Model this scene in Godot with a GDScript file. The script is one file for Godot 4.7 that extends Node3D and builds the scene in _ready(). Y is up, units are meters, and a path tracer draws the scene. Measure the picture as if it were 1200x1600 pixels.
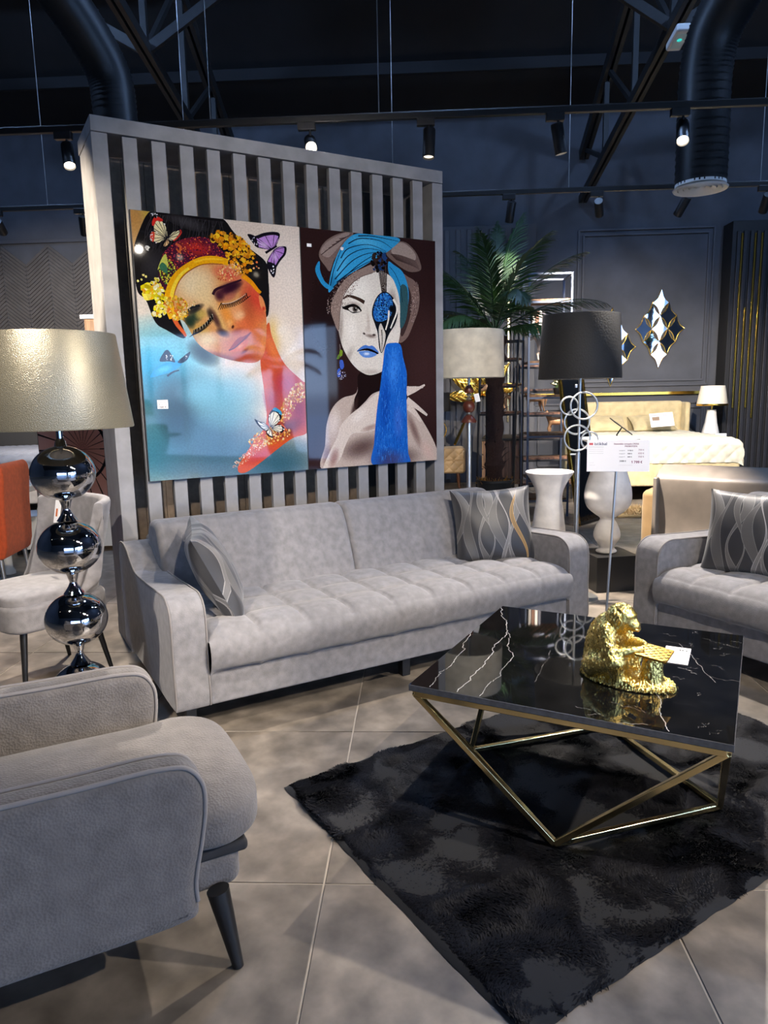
extends Node3D
# A furniture showroom: grey velvet sofas round a black marble table, two portrait prints on a slatted screen.
# Metres, y up. The floor tiles run along x and z; the sofa and the screen stand turned 32.5 degrees.

func _ready() -> void:
	# ---- camera
	var cam := Camera3D.new(); cam.name = "camera"
	cam.transform = Transform3D(Basis(Vector3(0.99874, -0.01986, -0.04605), Vector3(0.01209, 0.98649, -0.16337), Vector3(0.04868, 0.16261, 0.98549)), Vector3(0, 1.35, 0))
	cam.fov = 71.094; cam.near = 0.05; cam.far = 120.0
	add_child(cam)
	cam.current = true
	# ---- sky (daylight beyond the shop windows) and exposure
	var env := Environment.new()
	env.background_mode = Environment.BG_SKY
	var sky := Sky.new()
	var sm := ProceduralSkyMaterial.new()
	sm.sky_top_color = Color(0.35, 0.55, 0.9); sm.sky_horizon_color = Color(0.75, 0.85, 0.97)
	sm.ground_bottom_color = Color(0.3, 0.3, 0.3); sm.ground_horizon_color = Color(0.6, 0.63, 0.66)
	sm.sky_energy_multiplier = 2.2; sm.ground_energy_multiplier = 1.2
	sky.sky_material = sm; env.sky = sky
	env.tonemap_mode = Environment.TONE_MAPPER_LINEAR
	env.tonemap_exposure = 1.2
	env.sdfgi_enabled = true; env.ssao_enabled = true; env.ssil_enabled = true
	var we := WorldEnvironment.new(); we.name = "environment"; we.environment = env
	add_child(we)
	# ---- daylight through the storefront on the right
	for w in [[Vector3(7.45, 1.4, 3.55), Vector2(5.6, 2.5), 90.0, 2.2], [Vector3(3.0, 1.4, 6.85), Vector2(6.4, 2.5), 0.0, 0.4]]:
		var al := AreaLight3D.new(); al.name = "window_daylight"
		al.area_size = w[1]; al.light_color = Color(0.62, 0.78, 1.0); al.light_energy = w[3]
		al.area_normalize_energy = false; al.area_range = 40.0; al.area_attenuation = 2.0; al.shadow_enabled = true
		add_child(al, true); al.position = w[0]; al.rotation_degrees.y = w[2]
	# ---- cool high-bay lamps up under the roof, above the frame
	for p in [Vector3(-4.6, 6.3, -5.6), Vector3(0.4, 6.9, -5.4), Vector3(4.8, 6.3, -5.6)]:
		var ol := OmniLight3D.new(); ol.name = "high_bay_light"
		ol.light_color = Color(0.62, 0.77, 1.0); ol.light_energy = 10.5; ol.omni_range = 40.0; ol.omni_attenuation = 2.0; ol.light_size = 0.2; ol.shadow_enabled = true
		add_child(ol, true); ol.position = p
	materials()
	shell()
	roof_and_ducts()
	screen()
	set_pieces()
	background()
	tracks()
	by_the_window()

# ---------------------------------------------------------------- mesh helpers
class MB:
	var v := PackedVector3Array()
	var n := PackedVector3Array()
	var t := PackedVector2Array()
	var xf := Transform3D()

	func put(p: Vector3, nn: Vector3, uv := Vector2.ZERO) -> void:
		v.append(xf * p); n.append((xf.basis * nn).normalized()); t.append(uv)

	# corners counter-clockwise seen from outside, one normal each
	func tri_n(a, b, c, na, nb, nc, ta := Vector2.ZERO, tb := Vector2.ZERO, tc := Vector2.ZERO) -> void:
		put(a, na, ta); put(c, nc, tc); put(b, nb, tb)

	func tri(a: Vector3, b: Vector3, c: Vector3) -> void:
		var nn := (b - a).cross(c - a).normalized()
		tri_n(a, b, c, nn, nn, nn)

	func quad(a: Vector3, b: Vector3, c: Vector3, d: Vector3) -> void:
		var nn := (c - a).cross(d - b).normalized()
		tri_n(a, b, c, nn, nn, nn, Vector2(0, 1), Vector2(1, 1), Vector2(1, 0))
		tri_n(a, c, d, nn, nn, nn, Vector2(0, 1), Vector2(1, 0), Vector2(0, 0))

	# smooth the normals of everything from vertex `start` on, keeping creases sharper than `deg`
	func soften(start: int, deg := 40.0) -> void:
		var at := {}
		var fn := PackedVector3Array()
		for k in range(start, v.size(), 3):
			var f := (v[k + 2] - v[k]).cross(v[k + 1] - v[k])
			fn.append(f)
			for j in 3:
				var key := Vector3i((v[k + j] * 4000.0).round())
				if not at.has(key):
					at[key] = PackedInt32Array()
				at[key].append((k - start) / 3)
		var lim := cos(deg_to_rad(deg))
		for k in range(start, v.size()):
			var own := fn[(k - start) / 3].normalized()
			var s := Vector3.ZERO
			for q in at[Vector3i((v[k] * 4000.0).round())]:
				var g := fn[q]
				if g.normalized().dot(own) >= lim:
					s += g
			n[k] = s.normalized() if s.length() > 1e-12 else own

	# a box with rounded edges
	func rbox(size: Vector3, r := 0.01, at := Vector3.ZERO, seg := 1) -> void:
		var h := size / 2.0
		r = minf(r, minf(h.x, minf(h.y, h.z)))
		var m := 2 * seg + 2
		for ax in 3:
			for sg in [-1.0, 1.0]:
				var e0 := Vector3.ZERO; var e1 := Vector3.ZERO; var e2 := Vector3.ZERO
				e0[ax] = sg; e1[(ax + 1) % 3] = 1.0; e2[(ax + 2) % 3] = sg
				var P := []; var N := []
				for i in m:
					for j in m:
						var ai := deg_to_rad(-45.0 + 45.0 * i / seg) if i <= seg else deg_to_rad(45.0 * (i - seg - 1) / seg)
						var aj := deg_to_rad(-45.0 + 45.0 * j / seg) if j <= seg else deg_to_rad(45.0 * (j - seg - 1) / seg)
						var nn := (e0 + e1 * tan(ai) + e2 * tan(aj)).normalized()
						var c := e0 * (h[ax] - r) + e1 * (h[(ax + 1) % 3] - r) * (-1.0 if i <= seg else 1.0) + e2 * (h[(ax + 2) % 3] - r) * (-1.0 if j <= seg else 1.0)
						P.append(at + c + nn * r); N.append(nn)
				for i in m - 1:
					for j in m - 1:
						var a: int = i * m + j; var b: int = a + m; var c2: int = b + 1; var d: int = a + 1
						tri_n(P[a], P[b], P[c2], N[a], N[b], N[c2]); tri_n(P[a], P[c2], P[d], N[a], N[c2], N[d])

	# a box with plain chamfers along its top edges: cheap pieces (tiles)
	func slab(x0: float, x1: float, y0: float, y1: float, z0: float, z1: float, b := 0.003) -> void:
		var lo := [Vector3(x0, y0, z1), Vector3(x1, y0, z1), Vector3(x1, y0, z0), Vector3(x0, y0, z0)]
		var md := []; var hi := []
		for p in lo:
			md.append(Vector3(p.x, y1 - b, p.z))
			hi.append(Vector3(p.x - b * signf(p.x - (x0 + x1) / 2), y1, p.z - b * signf(p.z - (z0 + z1) / 2)))
		for k in 4:
			var j := (k + 1) % 4
			quad(lo[k], lo[j], md[j], md[k]); quad(md[k], md[j], hi[j], hi[k])
		quad(hi[0], hi[1], hi[2], hi[3])

	# turned body: profile of (radius, height) from bottom to top
	func lathe(prof: Array, segs := 32, at := Vector3.ZERO, crease := 50.0) -> void:
		var m := prof.size()
		var sn := []
		for k in m - 1:
			var d: Vector2 = prof[k + 1] - prof[k]
			sn.append(Vector2(d.y, -d.x).normalized() if d.length() > 1e-9 else Vector2(1, 0))
		var lim := cos(deg_to_rad(crease))
		for k in m - 1:
			var a: Vector2 = prof[k]; var b: Vector2 = prof[k + 1]
			if a.x < 1e-6 and b.x < 1e-6:
				continue
			var na: Vector2 = sn[k]; var nb: Vector2 = sn[k]
			if k > 0 and sn[k - 1].dot(sn[k]) > lim:
				na = (sn[k - 1] + sn[k]).normalized()
			if k < m - 2 and sn[k + 1].dot(sn[k]) > lim:
				nb = (sn[k + 1] + sn[k]).normalized()
			for s in segs:
				var f0 := TAU * s / segs; var f1 := TAU * (s + 1) / segs
				var d0 := Vector3(cos(f0), 0, -sin(f0)); var d1 := Vector3(cos(f1), 0, -sin(f1))
				var A := at + d0 * a.x + Vector3(0, a.y, 0); var B := at + d1 * a.x + Vector3(0, a.y, 0)
				var C := at + d1 * b.x + Vector3(0, b.y, 0); var D := at + d0 * b.x + Vector3(0, b.y, 0)
				var nA := d0 * na.x + Vector3(0, na.y, 0); var nB := d1 * na.x + Vector3(0, na.y, 0)
				var nC := d1 * nb.x + Vector3(0, nb.y, 0); var nD := d0 * nb.x + Vector3(0, nb.y, 0)
				var u0 := float(s) / segs; var u1 := float(s + 1) / segs
				var v0 := 1.0 - float(k) / (m - 1); var v1 := 1.0 - float(k + 1) / (m - 1)
				if a.x > 1e-6:
					tri_n(A, B, C, nA, nB, nC, Vector2(u0, v0), Vector2(u1, v0), Vector2(u1, v1))
				if b.x > 1e-6:
					tri_n(A, C, D, nA, nC, nD, Vector2(u0, v0), Vector2(u1, v1), Vector2(u0, v1))

	# tube along points; r is a number or one number per point
	func tube(pts: Array, r, sides := 10, closed := false, cap := true) -> void:
		var m := pts.size()
		var up := Vector3.UP
		var rings := []; var norms := []
		for k in m:
			var d: Vector3
			if closed:
				d = (pts[(k + 1) % m] - pts[(k - 1 + m) % m]).normalized()
			else:
				d = (pts[mini(k + 1, m - 1)] - pts[maxi(k - 1, 0)]).normalized()
			if k == 0 and absf(d.dot(up)) > 0.95:
				up = Vector3.RIGHT
			var sx := up.cross(d).normalized()
			up = d.cross(sx).normalized()
			var ring := []; var nr := []
			var rad: float = r[k] if r is Array else r
			for s in sides:
				var f := TAU * s / sides
				var nn := sx * cos(f) + up * sin(f)
				ring.append(pts[k] + nn * rad); nr.append(nn)
			rings.append(ring); norms.append(nr)
		for k in (m if closed else m - 1):
			var k2 := (k + 1) % m
			for s in sides:
				var s2 := (s + 1) % sides
				tri_n(rings[k][s], rings[k][s2], rings[k2][s2], norms[k][s], norms[k][s2], norms[k2][s2])
				tri_n(rings[k][s], rings[k2][s2], rings[k2][s], norms[k][s], norms[k2][s2], norms[k2][s])
		if cap and not closed:
			for s in range(1, sides - 1):
				tri(rings[0][0], rings[0][s + 1], rings[0][s])
				tri(rings[m - 1][0], rings[m - 1][s], rings[m - 1][s + 1])

	# square bar between two points (up gives the roll)
	func bar(a: Vector3, b: Vector3, w: float, h: float, up := Vector3.UP, r := 0.003) -> void:
		var keep := xf
		var z := (b - a).normalized()
		if absf(z.dot(up)) > 0.99:
			up = Vector3.RIGHT
		var x := up.cross(z).normalized()
		xf = keep * Transform3D(Basis(x, z.cross(x), z), (a + b) / 2)
		rbox(Vector3(w, h, a.distance_to(b)), r)
		xf = keep

	# polygon (counter-clockwise in x, y) pushed along z, centred, with rounded rims
	func prism(poly: PackedVector2Array, depth: float, r := 0.0, steps := 2, crease := 40.0) -> void:
		var start := v.size()
		var m := poly.size()
		var off := []
		for k in m:
			var d0 := (poly[k] - poly[(k - 1 + m) % m]).normalized(); var d1 := (poly[(k + 1) % m] - poly[k]).normalized()
			var n0 := Vector2(d0.y, -d0.x); var n1 := Vector2(d1.y, -d1.x)
			var s := n0 + n1
			off.append(s / maxf(s.length_squared() / 2.0, 0.5) if s.length() > 0.01 else n0)
		var rings := []
		var total := steps if r > 0.0 else 0
		for side in [-1.0, 1.0]:
			for q in total + 1:
				var k: int = total - q if side < 0 else q
				var ph := PI / 2 * k / maxf(total, 1)
				var ring := PackedVector3Array()
				for i in m:
					var p: Vector2 = poly[i] - off[i] * r * (1.0 - cos(ph))
					ring.append(Vector3(p.x, p.y, side * (depth / 2 - r + r * sin(ph))))
				rings.append(ring)
		for q in rings.size() - 1:
			for i in m:
				var j := (i + 1) % m
				quad(rings[q][i], rings[q][j], rings[q + 1][j], rings[q + 1][i])
		var flat := PackedVector2Array()
		for p in rings[0]:
			flat.append(Vector2(p.x, p.y))
		var ix := Geometry2D.triangulate_polygon(flat)
		if ix.is_empty():
			ix = Geometry2D.triangulate_polygon(poly)
			flat = poly
		var last: PackedVector3Array = rings[rings.size() - 1]
		for k in range(0, ix.size(), 3):
			var a := ix[k]; var b := ix[k + 1]; var c := ix[k + 2]
			if (flat[b] - flat[a]).cross(flat[c] - flat[a]) < 0:
				var sw := b; b = c; c = sw
			tri(last[a], last[b], last[c]); tri(rings[0][a], rings[0][c], rings[0][b])
		soften(start, crease)

	# smooth surface from f(a, b), a and b in 0..1; outside is along d/da x d/db
	func grid(f: Callable, na: int, nb: int, close_a := false) -> void:
		var P := []
		for i in na + 1:
			var row := PackedVector3Array()
			for j in nb + 1:
				row.append(f.call(float(i) / na, float(j) / nb))
			P.append(row)
		var N := []
		for i in na + 1:
			var row := PackedVector3Array()
			for j in nb + 1:
				var i0 := maxi(i - 1, 0); var i1 := mini(i + 1, na)
				if close_a and i == 0: i0 = na - 1; 
				if close_a and i == na: i1 = 1
				var da: Vector3 = P[i1][j] - P[i0][j]
				var db: Vector3 = P[i][mini(j + 1, nb)] - P[i][maxi(j - 1, 0)]
				if da.length() < 1e-7:
					da = P[i1][clampi(j, 1, nb - 1)] - P[i0][clampi(j, 1, nb - 1)]
				if db.length() < 1e-7:
					db = P[clampi(i, 1, na - 1)][mini(j + 1, nb)] - P[clampi(i, 1, na - 1)][maxi(j - 1, 0)]
				row.append(da.cross(db).normalized())
			N.append(row)
		for i in na:
			for j in nb:
				var ta := Vector2(float(i) / na, 1.0 - float(j) / nb); var tb := Vector2(float(i + 1) / na, 1.0 - float(j) / nb)
				var tc := Vector2(float(i + 1) / na, 1.0 - float(j + 1) / nb); var td := Vector2(float(i) / na, 1.0 - float(j + 1) / nb)
				tri_n(P[i][j], P[i + 1][j], P[i + 1][j + 1], N[i][j], N[i + 1][j], N[i + 1][j + 1], ta, tb, tc)
				tri_n(P[i][j], P[i + 1][j + 1], P[i][j + 1], N[i][j], N[i + 1][j + 1], N[i][j + 1], ta, tc, td)

	# rounded lump: half sizes, and how square it is seen from the side and from above (1 round, 0.3 boxy)
	func lump(h: Vector3, e1 := 0.4, e2 := 0.4, at := Vector3.ZERO, na := 40, nb := 24) -> void:
		grid(func(a, b):
			var f: float = a * TAU; var g: float = (b - 0.5) * PI
			var cg := pow(maxf(cos(g), 0.0), e1)
			return at + Vector3(h.x * cg * signf(cos(f)) * pow(absf(cos(f)), e2), h.y * signf(sin(g)) * pow(absf(sin(g)), e1), -h.z * cg * signf(sin(f)) * pow(absf(sin(f)), e2)), na, nb, true)

	# surface nets of the field f(Vector3) -> float (inside below 0)
	func nets(f: Callable, lo: Vector3, hi: Vector3, cell: float) -> void:
		var start := v.size()
		var d := Vector3i(((hi - lo) / cell).ceil()) + Vector3i.ONE
		var val := PackedFloat32Array(); val.resize(d.x * d.y * d.z)
		# blocks of 4 x 4 x 4 that lie far from the surface take one value
		var far := cell * 4.0 * 1.1
		for kb in range(0, d.z, 4):
			for jb in range(0, d.y, 4):
				for ib in range(0, d.x, 4):
					var mid: float = f.call(lo + Vector3(ib + 1.5, jb + 1.5, kb + 1.5) * cell)
					for k in range(kb, mini(kb + 4, d.z)):
						for j in range(jb, mini(jb + 4, d.y)):
							for i in range(ib, mini(ib + 4, d.x)):
								val[i + j * d.x + k * d.x * d.y] = mid if absf(mid) > far else f.call(lo + Vector3(i, j, k) * cell)
		var sx := 1; var sy := d.x; var sz := d.x * d.y
		var vert := {}
		for k in d.z - 1:
			for j in d.y - 1:
				for i in d.x - 1:
					var o := i + j * sy + k * sz
					var s0 := val[o] < 0.0
					if (val[o + 1] < 0.0) == s0 and (val[o + sy] < 0.0) == s0 and (val[o + sy + 1] < 0.0) == s0 and (val[o + sz] < 0.0) == s0 and (val[o + sz + 1] < 0.0) == s0 and (val[o + sz + sy] < 0.0) == s0 and (val[o + sz + sy + 1] < 0.0) == s0:
						continue
					var sum := Vector3.ZERO; var cnt := 0
					for e in 12:
						var ax := e / 4; var w := e % 4
						var p := Vector3i.ZERO
						p[(ax + 1) % 3] = w & 1; p[(ax + 2) % 3] = w >> 1
						var o1 := o + p.x + p.y * sy + p.z * sz
						var o2: int = o1 + [sx, sy, sz][ax]
						if (val[o1] < 0.0) != (val[o2] < 0.0):
							var pv := Vector3(p); pv[ax] = val[o1] / (val[o1] - val[o2])
							sum += pv; cnt += 1
					vert[o] = lo + (Vector3(i, j, k) + sum / cnt) * cell
		var st := [sx, sy, sz]
		var nrm := {}
		var faces := []
		for o in vert:
			for ax in 3:
				var o2: int = o + st[ax]
				if o2 >= val.size() or (val[o] < 0.0) == (val[o2] < 0.0):
					continue
				var b: int = st[(ax + 1) % 3]; var c: int = st[(ax + 2) % 3]
				if not (vert.has(o - b) and vert.has(o - c) and vert.has(o - b - c)):
					continue
				var qd := [o - b - c, o - c, o, o - b]
				if val[o] >= 0.0:
					qd.reverse()
				faces.append(qd)
				var nn: Vector3 = (vert[qd[2]] - vert[qd[0]]).cross(vert[qd[3]] - vert[qd[1]])
				for z in qd:
					nrm[z] = nrm.get(z, Vector3.ZERO) + nn
		for qd in faces:
			tri_n(vert[qd[0]], vert[qd[1]], vert[qd[2]], nrm[qd[0]], nrm[qd[1]], nrm[qd[2]])
			tri_n(vert[qd[0]], vert[qd[2]], vert[qd[3]], nrm[qd[0]], nrm[qd[2]], nrm[qd[3]])

	func mesh() -> ArrayMesh:
		var arr := []
		arr.resize(Mesh.ARRAY_MAX)
		arr[Mesh.ARRAY_VERTEX] = v; arr[Mesh.ARRAY_NORMAL] = n; arr[Mesh.ARRAY_TEX_UV] = t
		var m := ArrayMesh.new()
		m.add_surface_from_arrays(Mesh.PRIMITIVE_TRIANGLES, arr)
		return m


static func spline(ctrl: Array, per := 6, closed := false) -> Array:
	var out := []
	var m := ctrl.size()
	for k in (m if closed else m - 1):
		var p0 = ctrl[(k - 1 + m) % m] if closed or k > 0 else ctrl[0]
		var p1 = ctrl[k]; var p2 = ctrl[(k + 1) % m]
		var p3 = ctrl[(k + 2) % m] if closed or k < m - 2 else ctrl[m - 1]
		# centripetal: no loops where points lie unevenly
		var d0 := maxf(sqrt((p1 - p0).length()), 1e-4); var d1 := maxf(sqrt((p2 - p1).length()), 1e-4); var d2 := maxf(sqrt((p3 - p2).length()), 1e-4)
		var m1 = p2 - p1; var m2 = p2 - p1
		if (p1 - p0).length() > 1e-7: m1 += d1 * ((p1 - p0) / d0 - (p2 - p0) / (d0 + d1))
		if (p3 - p2).length() > 1e-7: m2 += d1 * ((p3 - p2) / d2 - (p3 - p1) / (d1 + d2))
		for s in per:
			var t := float(s) / per
			out.append(p1 + m1 * t + (-3.0 * (p1 - p2) - 2.0 * m1 - m2) * t * t + (2.0 * (p1 - p2) + m1 + m2) * t * t * t)
	if not closed:
		out.append(ctrl[m - 1])
	return out

func rb(size: Vector3, r := 0.01, at := Vector3.ZERO, seg := 1) -> ArrayMesh:
	var m := MB.new(); m.rbox(size, r, at, seg); return m.mesh()

func lathe(prof: Array, segs := 32, at := Vector3.ZERO) -> ArrayMesh:
	var m := MB.new(); m.lathe(prof, segs, at); return m.mesh()

func tube(pts: Array, r, sides := 10, closed := false) -> ArrayMesh:
	var m := MB.new(); m.tube(pts, r, sides, closed); return m.mesh()

func bar(a: Vector3, b: Vector3, w: float, h: float, up := Vector3.UP, r := 0.003) -> ArrayMesh:
	var m := MB.new(); m.bar(a, b, w, h, up, r); return m.mesh()

# ---------------------------------------------------------------- scene tree helpers
func place(o: Node3D, at: Vector3, turn: float) -> void:
	o.position = at; o.rotation.y = deg_to_rad(turn)

func tag(o: Node3D, label: String, category: String, group := "") -> void:
	o.set_meta("label", label); o.set_meta("category", category)
	if group:
		o.set_meta("group", group)

func thing(called: String, label: String, category: String, at := Vector3.ZERO, turn := 0.0, group := "") -> Node3D:
	var o := Node3D.new(); o.name = called
	add_child(o, true); place(o, at, turn); tag(o, label, category, group)
	return o

func part(called: String, mesh: Mesh, m: Material, parent: Node3D, at := Vector3.ZERO, turn := 0.0) -> MeshInstance3D:
	var o := MeshInstance3D.new(); o.name = called; o.mesh = mesh; o.material_override = m
	parent.add_child(o, true); place(o, at, turn)
	return o

func solo(called: String, mesh: Mesh, m: Material, label: String, category: String, at := Vector3.ZERO, turn := 0.0, group := "") -> MeshInstance3D:
	var o := part(called, mesh, m, self, at, turn); tag(o, label, category, group)
	return o

func struct(called: String, mesh: Mesh, m: Material, at := Vector3.ZERO, turn := 0.0) -> MeshInstance3D:
	var o := part(called, mesh, m, self, at, turn); o.set_meta("kind", "structure")
	return o

func again(o: Node3D, label: String, at: Vector3, turn: float) -> Node3D:
	var c: Node3D = o.duplicate()
	add_child(c, true); place(c, at, turn); c.set_meta("label", label)
	return c

func words(text: String, size: float, m: Material, parent: Node3D, at: Vector3, bold := false, align := HORIZONTAL_ALIGNMENT_LEFT, turn := Vector3.ZERO) -> MeshInstance3D:
	var t := TextMesh.new()
	var f := SystemFont.new(); f.font_names = PackedStringArray(["Droid Sans"]); f.font_weight = 700 if bold else 400
	t.font = f; t.text = text; t.font_size = 48; t.pixel_size = size / 48.0; t.depth = 0.0006; t.curve_step = 2.0
	t.horizontal_alignment = align
	var o := part("lettering", t, m, parent, at)
	o.rotation_degrees = turn
	return o

# along the sofa (u, left to right), up, and behind its front (d): a point of the room
func near(u: float, y: float, d: float) -> Vector3:
	return Vector3(-0.972 + 0.8434 * u - 0.5373 * d, y, -2.632 - 0.5373 * u - 0.8434 * d)

# ---------------------------------------------------------------- materials
var M := {}
var T := {}

func noise_tex(freq: float, lo: Color, hi: Color, sd := 1, oct := 5, kind := FastNoiseLite.TYPE_SIMPLEX_SMOOTH, size := 512, mid := 0.0) -> NoiseTexture2D:
	var fn := FastNoiseLite.new()
	fn.noise_type = kind; fn.frequency = freq; fn.seed = sd; fn.fractal_octaves = oct; fn.fractal_type = FastNoiseLite.FRACTAL_FBM if oct > 1 else FastNoiseLite.FRACTAL_NONE
	if kind == FastNoiseLite.TYPE_CELLULAR:
		fn.cellular_return_type = FastNoiseLite.RETURN_DISTANCE; fn.cellular_jitter = 1.0
	var g := Gradient.new()
	g.set_color(0, lo); g.set_color(1, hi)
	if mid > 0.0:
		g.set_offset(0, mid - 0.14); g.set_offset(1, mid + 0.14)
	var t := NoiseTexture2D.new()
	t.width = size; t.height = size; t.seamless = true; t.noise = fn; t.color_ramp = g
	return t

func mat(c: Color, rough := 0.6, metal := 0.0) -> StandardMaterial3D:
	var m := StandardMaterial3D.new()
	m.albedo_color = c; m.roughness = rough; m.metallic = metal
	return m

func clad(m: StandardMaterial3D, tex: Texture2D, scale: float, bump: Texture2D = null, cm := 0.0, world := false) -> StandardMaterial3D:
	m.uv1_triplanar = true; m.uv1_world_triplanar = world; m.uv1_scale = Vector3.ONE * scale; m.uv1_triplanar_sharpness = 4.0
	m.albedo_texture = tex
	if bump:
		m.heightmap_enabled = true; m.heightmap_texture = bump; m.heightmap_scale = cm
	return m

func sheen(m: StandardMaterial3D, amount := 0.6, tint := 0.4) -> StandardMaterial3D:
	m.rim_enabled = true; m.rim = amount; m.rim_tint = tint
	return m

func grey(v: float) -> Color:
	return Color(v, v, v)

func materials() -> void:
	T.cloud = noise_tex(0.012, grey(0.82), grey(1.0), 3)
	T.soft = noise_tex(0.006, grey(0.86), grey(1.0), 8, 4)
	T.nap = noise_tex(0.022, grey(0.80), grey(1.0), 5, 6)
	T.plush = noise_tex(0.009, grey(0.5), grey(1.0), 21, 5)
	T.fine = noise_tex(0.22, grey(0.0), grey(1.0), 4, 2)
	T.pebble = noise_tex(0.16, grey(0.0), grey(1.0), 9, 1, FastNoiseLite.TYPE_CELLULAR)
	T.concrete = noise_tex(0.008, grey(0.58), grey(1.0), 12, 7, FastNoiseLite.TYPE_SIMPLEX_SMOOTH, 1024)
	T.rough = noise_tex(0.05, grey(0.0), grey(1.0), 14, 4)
	T.wood = wood_tex(Color(0.62, 0.5, 0.38), Color(0.45, 0.34, 0.24), 5)
	T.walnut = wood_tex(Color(0.5, 0.36, 0.28), Color(0.3, 0.2, 0.15), 6)
	M.velvet = sheen(clad(mat(Color(0.505, 0.495, 0.50), 0.85), T.nap, 1.6, T.fine, 0.06), 0.7, 0.3)
	M.suede = sheen(clad(mat(Color(0.40, 0.38, 0.37), 0.85), T.cloud, 2.0, T.pebble, 0.16), 0.5, 0.3)
	M.chair_velvet = sheen(clad(mat(Color(0.49, 0.475, 0.475), 0.85), T.nap, 1.6, T.fine, 0.05), 0.7, 0.3)
	M.piping = sheen(mat(Color(0.45, 0.43, 0.42), 0.8), 0.5)
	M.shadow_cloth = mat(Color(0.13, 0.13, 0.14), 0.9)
	M.black_leg = mat(Color(0.055, 0.055, 0.06), 0.45)
	M.screen = clad(mat(Color(0.53, 0.53, 0.545), 0.62), T.soft, 2.0, T.fine, 0.01)
	M.screen_wood = clad(mat(Color(0.52, 0.455, 0.39), 0.7), T.cloud, 3.0, T.fine, 0.01)
	M.screen_black = mat(Color(0.05, 0.05, 0.055), 0.8)
	M.steel_dark = clad(mat(Color(0.15, 0.15, 0.155), 0.55, 0.2), T.cloud, 2.0)
	M.roof = clad(mat(Color(0.105, 0.105, 0.115), 0.9), T.soft, 0.7)
	M.duct = clad(mat(Color(0.12, 0.125, 0.135), 0.42, 0.2), T.soft, 1.0)
	M.wall = clad(mat(Color(0.30, 0.31, 0.34), 0.8), T.soft, 0.6)
	M.wall_trim = mat(Color(0.27, 0.275, 0.30), 0.6)
	M.track = mat(Color(0.06, 0.06, 0.065), 0.5)
	M.spot = mat(Color(0.11, 0.11, 0.12), 0.42)
	M.white_plastic = mat(Color(0.86, 0.86, 0.85), 0.4)
	M.paper = mat(Color(0.93, 0.92, 0.92), 0.6)
	M.chrome = mat(Color(0.78, 0.78, 0.79), 0.03, 1.0)
	M.steel = mat(Color(0.80, 0.80, 0.79), 0.38, 1.0)
	M.brass = mat(Color(0.93, 0.84, 0.62), 0.16, 1.0)
	M.gold = clad(mat(Color(0.97, 0.85, 0.5), 0.24, 1.0), T.soft, 9.0, T.fine, 0.03)
	M.gold_plain = mat(Color(0.95, 0.75, 0.33), 0.2, 1.0)
	M.ink = mat(Color(0.07, 0.07, 0.09), 0.8)
	M.magenta = mat(Color(0.45, 0.08, 0.28), 0.8)
	M.red_ink = mat(Color(0.75, 0.1, 0.12), 0.8)
	M.wood = clad(mat(Color(1, 1, 1), 0.55), T.wood, 1.4)
	M.walnut = clad(mat(Color(1, 1, 1), 0.45), T.walnut, 1.4)
	M.grout = mat(Color(0.62, 0.585, 0.54), 0.8)
	M.tiles = []
	for k in 4:
		var tm := clad(mat(Color(0.565, 0.525, 0.478) * [1.0, 0.95, 1.04, 0.98][k], 0.42), T.concrete, 0.62, T.rough, 0.015, true)
		tm.albedo_color.a = 1.0
		tm.uv1_offset = Vector3(0.37 * k, 0.0, 0.61 * k)
		M.tiles.append(tm)
	M.rug = sheen(mat(Color(0.05, 0.052, 0.065), 0.95), 0.3, 0.3)
	M.pile = mat(Color(0.068, 0.070, 0.09), 0.6)
	M.pile.metallic_specular = 0.25
	M.vase = clad(mat(Color(0.95, 0.93, 0.91), 0.42), T.soft, 2.5)
	M.glow = mat(Color(1, 1, 1), 0.5)
	M.glow.emission_enabled = true; M.glow.emission = Color(1.0, 0.94, 0.84); M.glow.emission_energy_multiplier = 9.0
	M.dim_glow = M.glow.duplicate(); M.dim_glow.emission_energy_multiplier = 1.2
	M.glass = mat(Color(0.9, 0.95, 1.0, 0.06), 0.03)
	M.glass.transparency = BaseMaterial3D.TRANSPARENCY_ALPHA
	M.mirror = mat(Color(0.86, 0.88, 0.9), 0.02, 1.0)

func wood_tex(a: Color, b: Color, sd: int) -> ImageTexture:
	var fn := FastNoiseLite.new(); fn.seed = sd; fn.frequency = 0.02; fn.fractal_octaves = 4
	var im := Image.create(256, 256, false, Image.FORMAT_RGB8)
	for y in 256:
		for x in 256:
			var g := fn.get_noise_2d(absf(x - 128) * 3.0, absf(y - 128) * 0.22)
			var r := fn.get_noise_2d(absf(x - 128) * 14.0 + 900.0, absf(y - 128) * 0.6)
			im.set_pixel(x, y, b.lerp(a, clampf(0.5 + g * 1.1 + r * 0.35, 0, 1)))
	return ImageTexture.create_from_image(im)

# ---------------------------------------------------------------- the hall
func block(lo: Vector3, hi: Vector3, r := 0.0) -> ArrayMesh:
	return rb(hi - lo, r, (lo + hi) / 2)

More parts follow.
